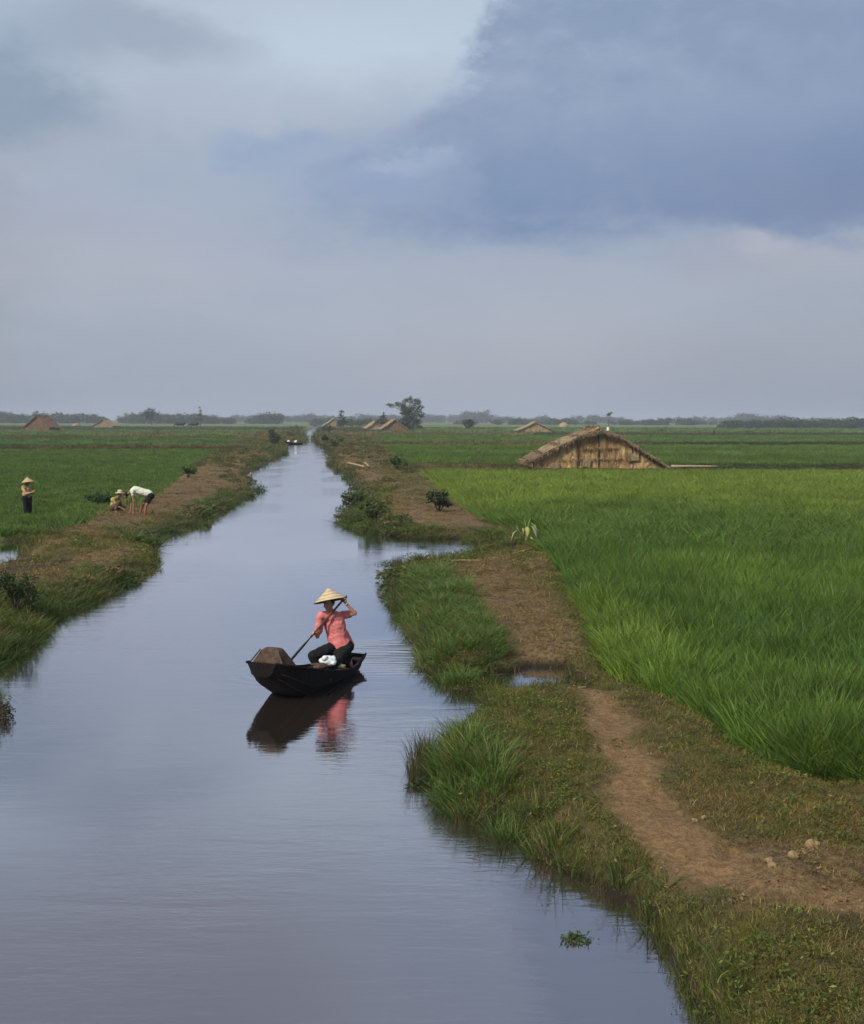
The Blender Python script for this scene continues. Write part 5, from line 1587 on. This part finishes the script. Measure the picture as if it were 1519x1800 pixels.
# broken banana plant at the corner of the plot
def banana():
    p = gpt(925, 962, .3); s = p.y / 2100
    root = empty('banana_plant', p, 0, 'broken young banana plant with pale drooping leaves at the pool', 'plant')
    W = lambda px, py, dy=0: Vector(((px - 925) * s, dy, (962 - py) * s))
    m = MB(); m.tube([W(926, 966), W(925, 948), W(924, 934)], [.06, .05, .03], 8); m.build('stem', M_STRAW, root, True)
    pale = plant_mat('pale_leaf', (.36, .40, .20), .3, .2); yel = plant_mat('yellow_leaf', (.48, .50, .13), .3, .2); grn = plant_mat('fresh_leaf', (.17, .27, .07), .3, .2)
    def leaf(pts, w, mt, nm='leaf'):
        V = []; F = []
        for i, q in enumerate(pts):
            t = i / (len(pts) - 1); ww = w * math.sin(math.pi * (.12 + .80 * t)) 
            V += [q + Vector((-ww, .02, -ww * .15)), q + Vector((0, -.02, ww * .2)), q + Vector((ww, .02, -ww * .15))]
        for i in range(len(pts) - 1):
            a = i * 3; F += [(a, a + 1, a + 4, a + 3), (a + 1, a + 2, a + 5, a + 4)]
        mm = MB(); mm.add(V, F); o = mm.build(nm, mt, root, True)
        so = o.modifiers.new('t', 'SOLIDIFY'); so.thickness = .008
    leaf([W(928, 945), W(930, 925), W(934, 917), W(938, 926)], .045, grn)
    leaf([W(932, 930, -.05), W(936, 932, -.05), W(941, 942, -.1), W(945, 955, -.12)], .05, pale)
    leaf([W(934, 926, .05), W(940, 930, .05), W(943, 940, .0), W(947, 952, -.02)], .045, pale)
    leaf([W(926, 932, -.08), W(928, 936, -.1), W(928, 944, -.12), W(927, 951, -.12)], .075, yel)
    leaf([W(918, 934, -.05), W(920, 938, -.08), W(920, 946, -.1)], .035, pale)
    leaf([W(920, 950, -.1), W(910, 938, -.1), W(903, 942, -.12), W(898, 957, -.12)], .04, pale)
    leaf([W(915, 955, -.12), W(912, 942, 0), W(908, 928, .05)], .03, grn)
    leaf([W(926, 955, -.15), W(932, 950, -.18), W(938, 956, -.2)], .06, yel)
    leaf([W(922, 950, 0), W(925, 930, .1), W(922, 918, .1)], .03, grn)
banana()

# clods and stones along the path
clods = [(1430, 1497, .070, 'largest pale clod beside the path near the right edge'), (1353, 1510, .042, 'pale clod on the path left of the largest clod'), (1358, 1524, .038, 'flat clod just in front of its pale neighbour on the path'),
         (1238, 1434, .035, 'grey clod at the right edge of the path halfway down'), (1222, 1436, .028, 'dark little clod left of the grey one on the path'), (1395, 1512, .05, 'rounded brown clod between the two pale ones'),
         (1162, 1310, .022, 'small stone in the upper part of the path'), (820, 1140, .03, None)]
for i, (px, py, r, lab) in enumerate(clods):
    if lab is None: continue
    g = random.Random(i + 40); p = gpt(px, py)
    m = MB(); m.ball((0, 0, 0), (r * 1.3, r, r * .75), 12, 8)
    m.v = [tuple(Vector(v) * (1 + .22 * math.sin(v[0] * 70 + i) * math.cos(v[1] * 90 + v[2] * 60)) ) for v in m.v]
    o = m.build('clod', M_CLOD, None, False); o.location = p + Vector((0, 0, r * .12)); o.rotation_euler = (g.uniform(0, .4), g.uniform(0, .4), g.uniform(0, 6)); tag(o, lab, 'clod', 'clods and stones along the path')

# floating weed clumps
M_FLOAT = plant_mat('floating_leaves', (.050, .075, .028))
def floating(px, py, w, h, label, n=120, leaf=.03, mt=None):
    n = int(n * 1.6)
    x, y = at(px, py, 0); s = y / 2100; g = np.random.default_rng(int(px + py))
    W_ = w * s / 2; H_ = h * s
    V, F = leaf_cloud(n, lambda: (g.normal(0, .42) * W_, g.normal(0, .45) * W_ * .8, abs(g.normal(0, .45)) * H_), leaf, g)
    o = bpy.data.objects.new('floating_weed', mesh_of('floating_weed', V, F, mt or M_FLOAT)); C.objects.link(o); o.location = (x, y, .005)
    tag(o, label, 'weed', 'weed clumps floating by the banks')
floating(683, 992, 44, 8, 'flat dark weed clump floating left of the long grass stand', 220)
floating(742, 962, 22, 4, 'small weed clump floating in the mouth of the side pool', 80)
floating(676, 1010, 10, 6, 'tiny weed sprig floating off the long grass stand', 30)
floating(684, 1038, 14, 9, 'ragged weed sprig floating beside the reeds', 90)
floating(457, 863, 30, 12, 'green weed raft at the tip of the left bank', 260, .06, plant_mat('raft_leaves', (.060, .120, .035)))
floating(742, 1380, 44, 8, 'dark broken stems floating at the foot of the near reeds', 200, .045)
floating(1012, 1652, 60, 10, 'feathery green sprig floating at the bottom near the bank', 130, .022, plant_mat('sprig_leaves', (.080, .120, .045)))
floating(6, 1262, 40, 40, 'reddish brown plant clump reaching in from the left edge', 300, .03, M_BSHRUB)
floating(348, 914, 60, 12, 'dark weeds trailing on the water below the left bank', 260, .05)
floating(300, 938, 60, 12, 'dark overhanging weeds under the muddy left bank', 240, .05)
#@@HAZE
hm = bpy.data.materials.new('thin_haze'); hm.use_nodes = True
t = NT(hm.node_tree); t.n.clear()
ho = t.node('ShaderNodeOutputMaterial'); pv = t.node('ShaderNodeVolumePrincipled')
pv.inputs['Color'].default_value = (.78, .86, .98, 1); pv.inputs['Density'].default_value = .00032; pv.inputs['Anisotropy'].default_value = 0.0
t.l.new(pv.outputs[0], ho.inputs['Volume'])
m = MB(); m.box((0, 2100, 9), (4600, 2300, 13)); o = m.build('haze', hm); tag(o, kind='stuff')
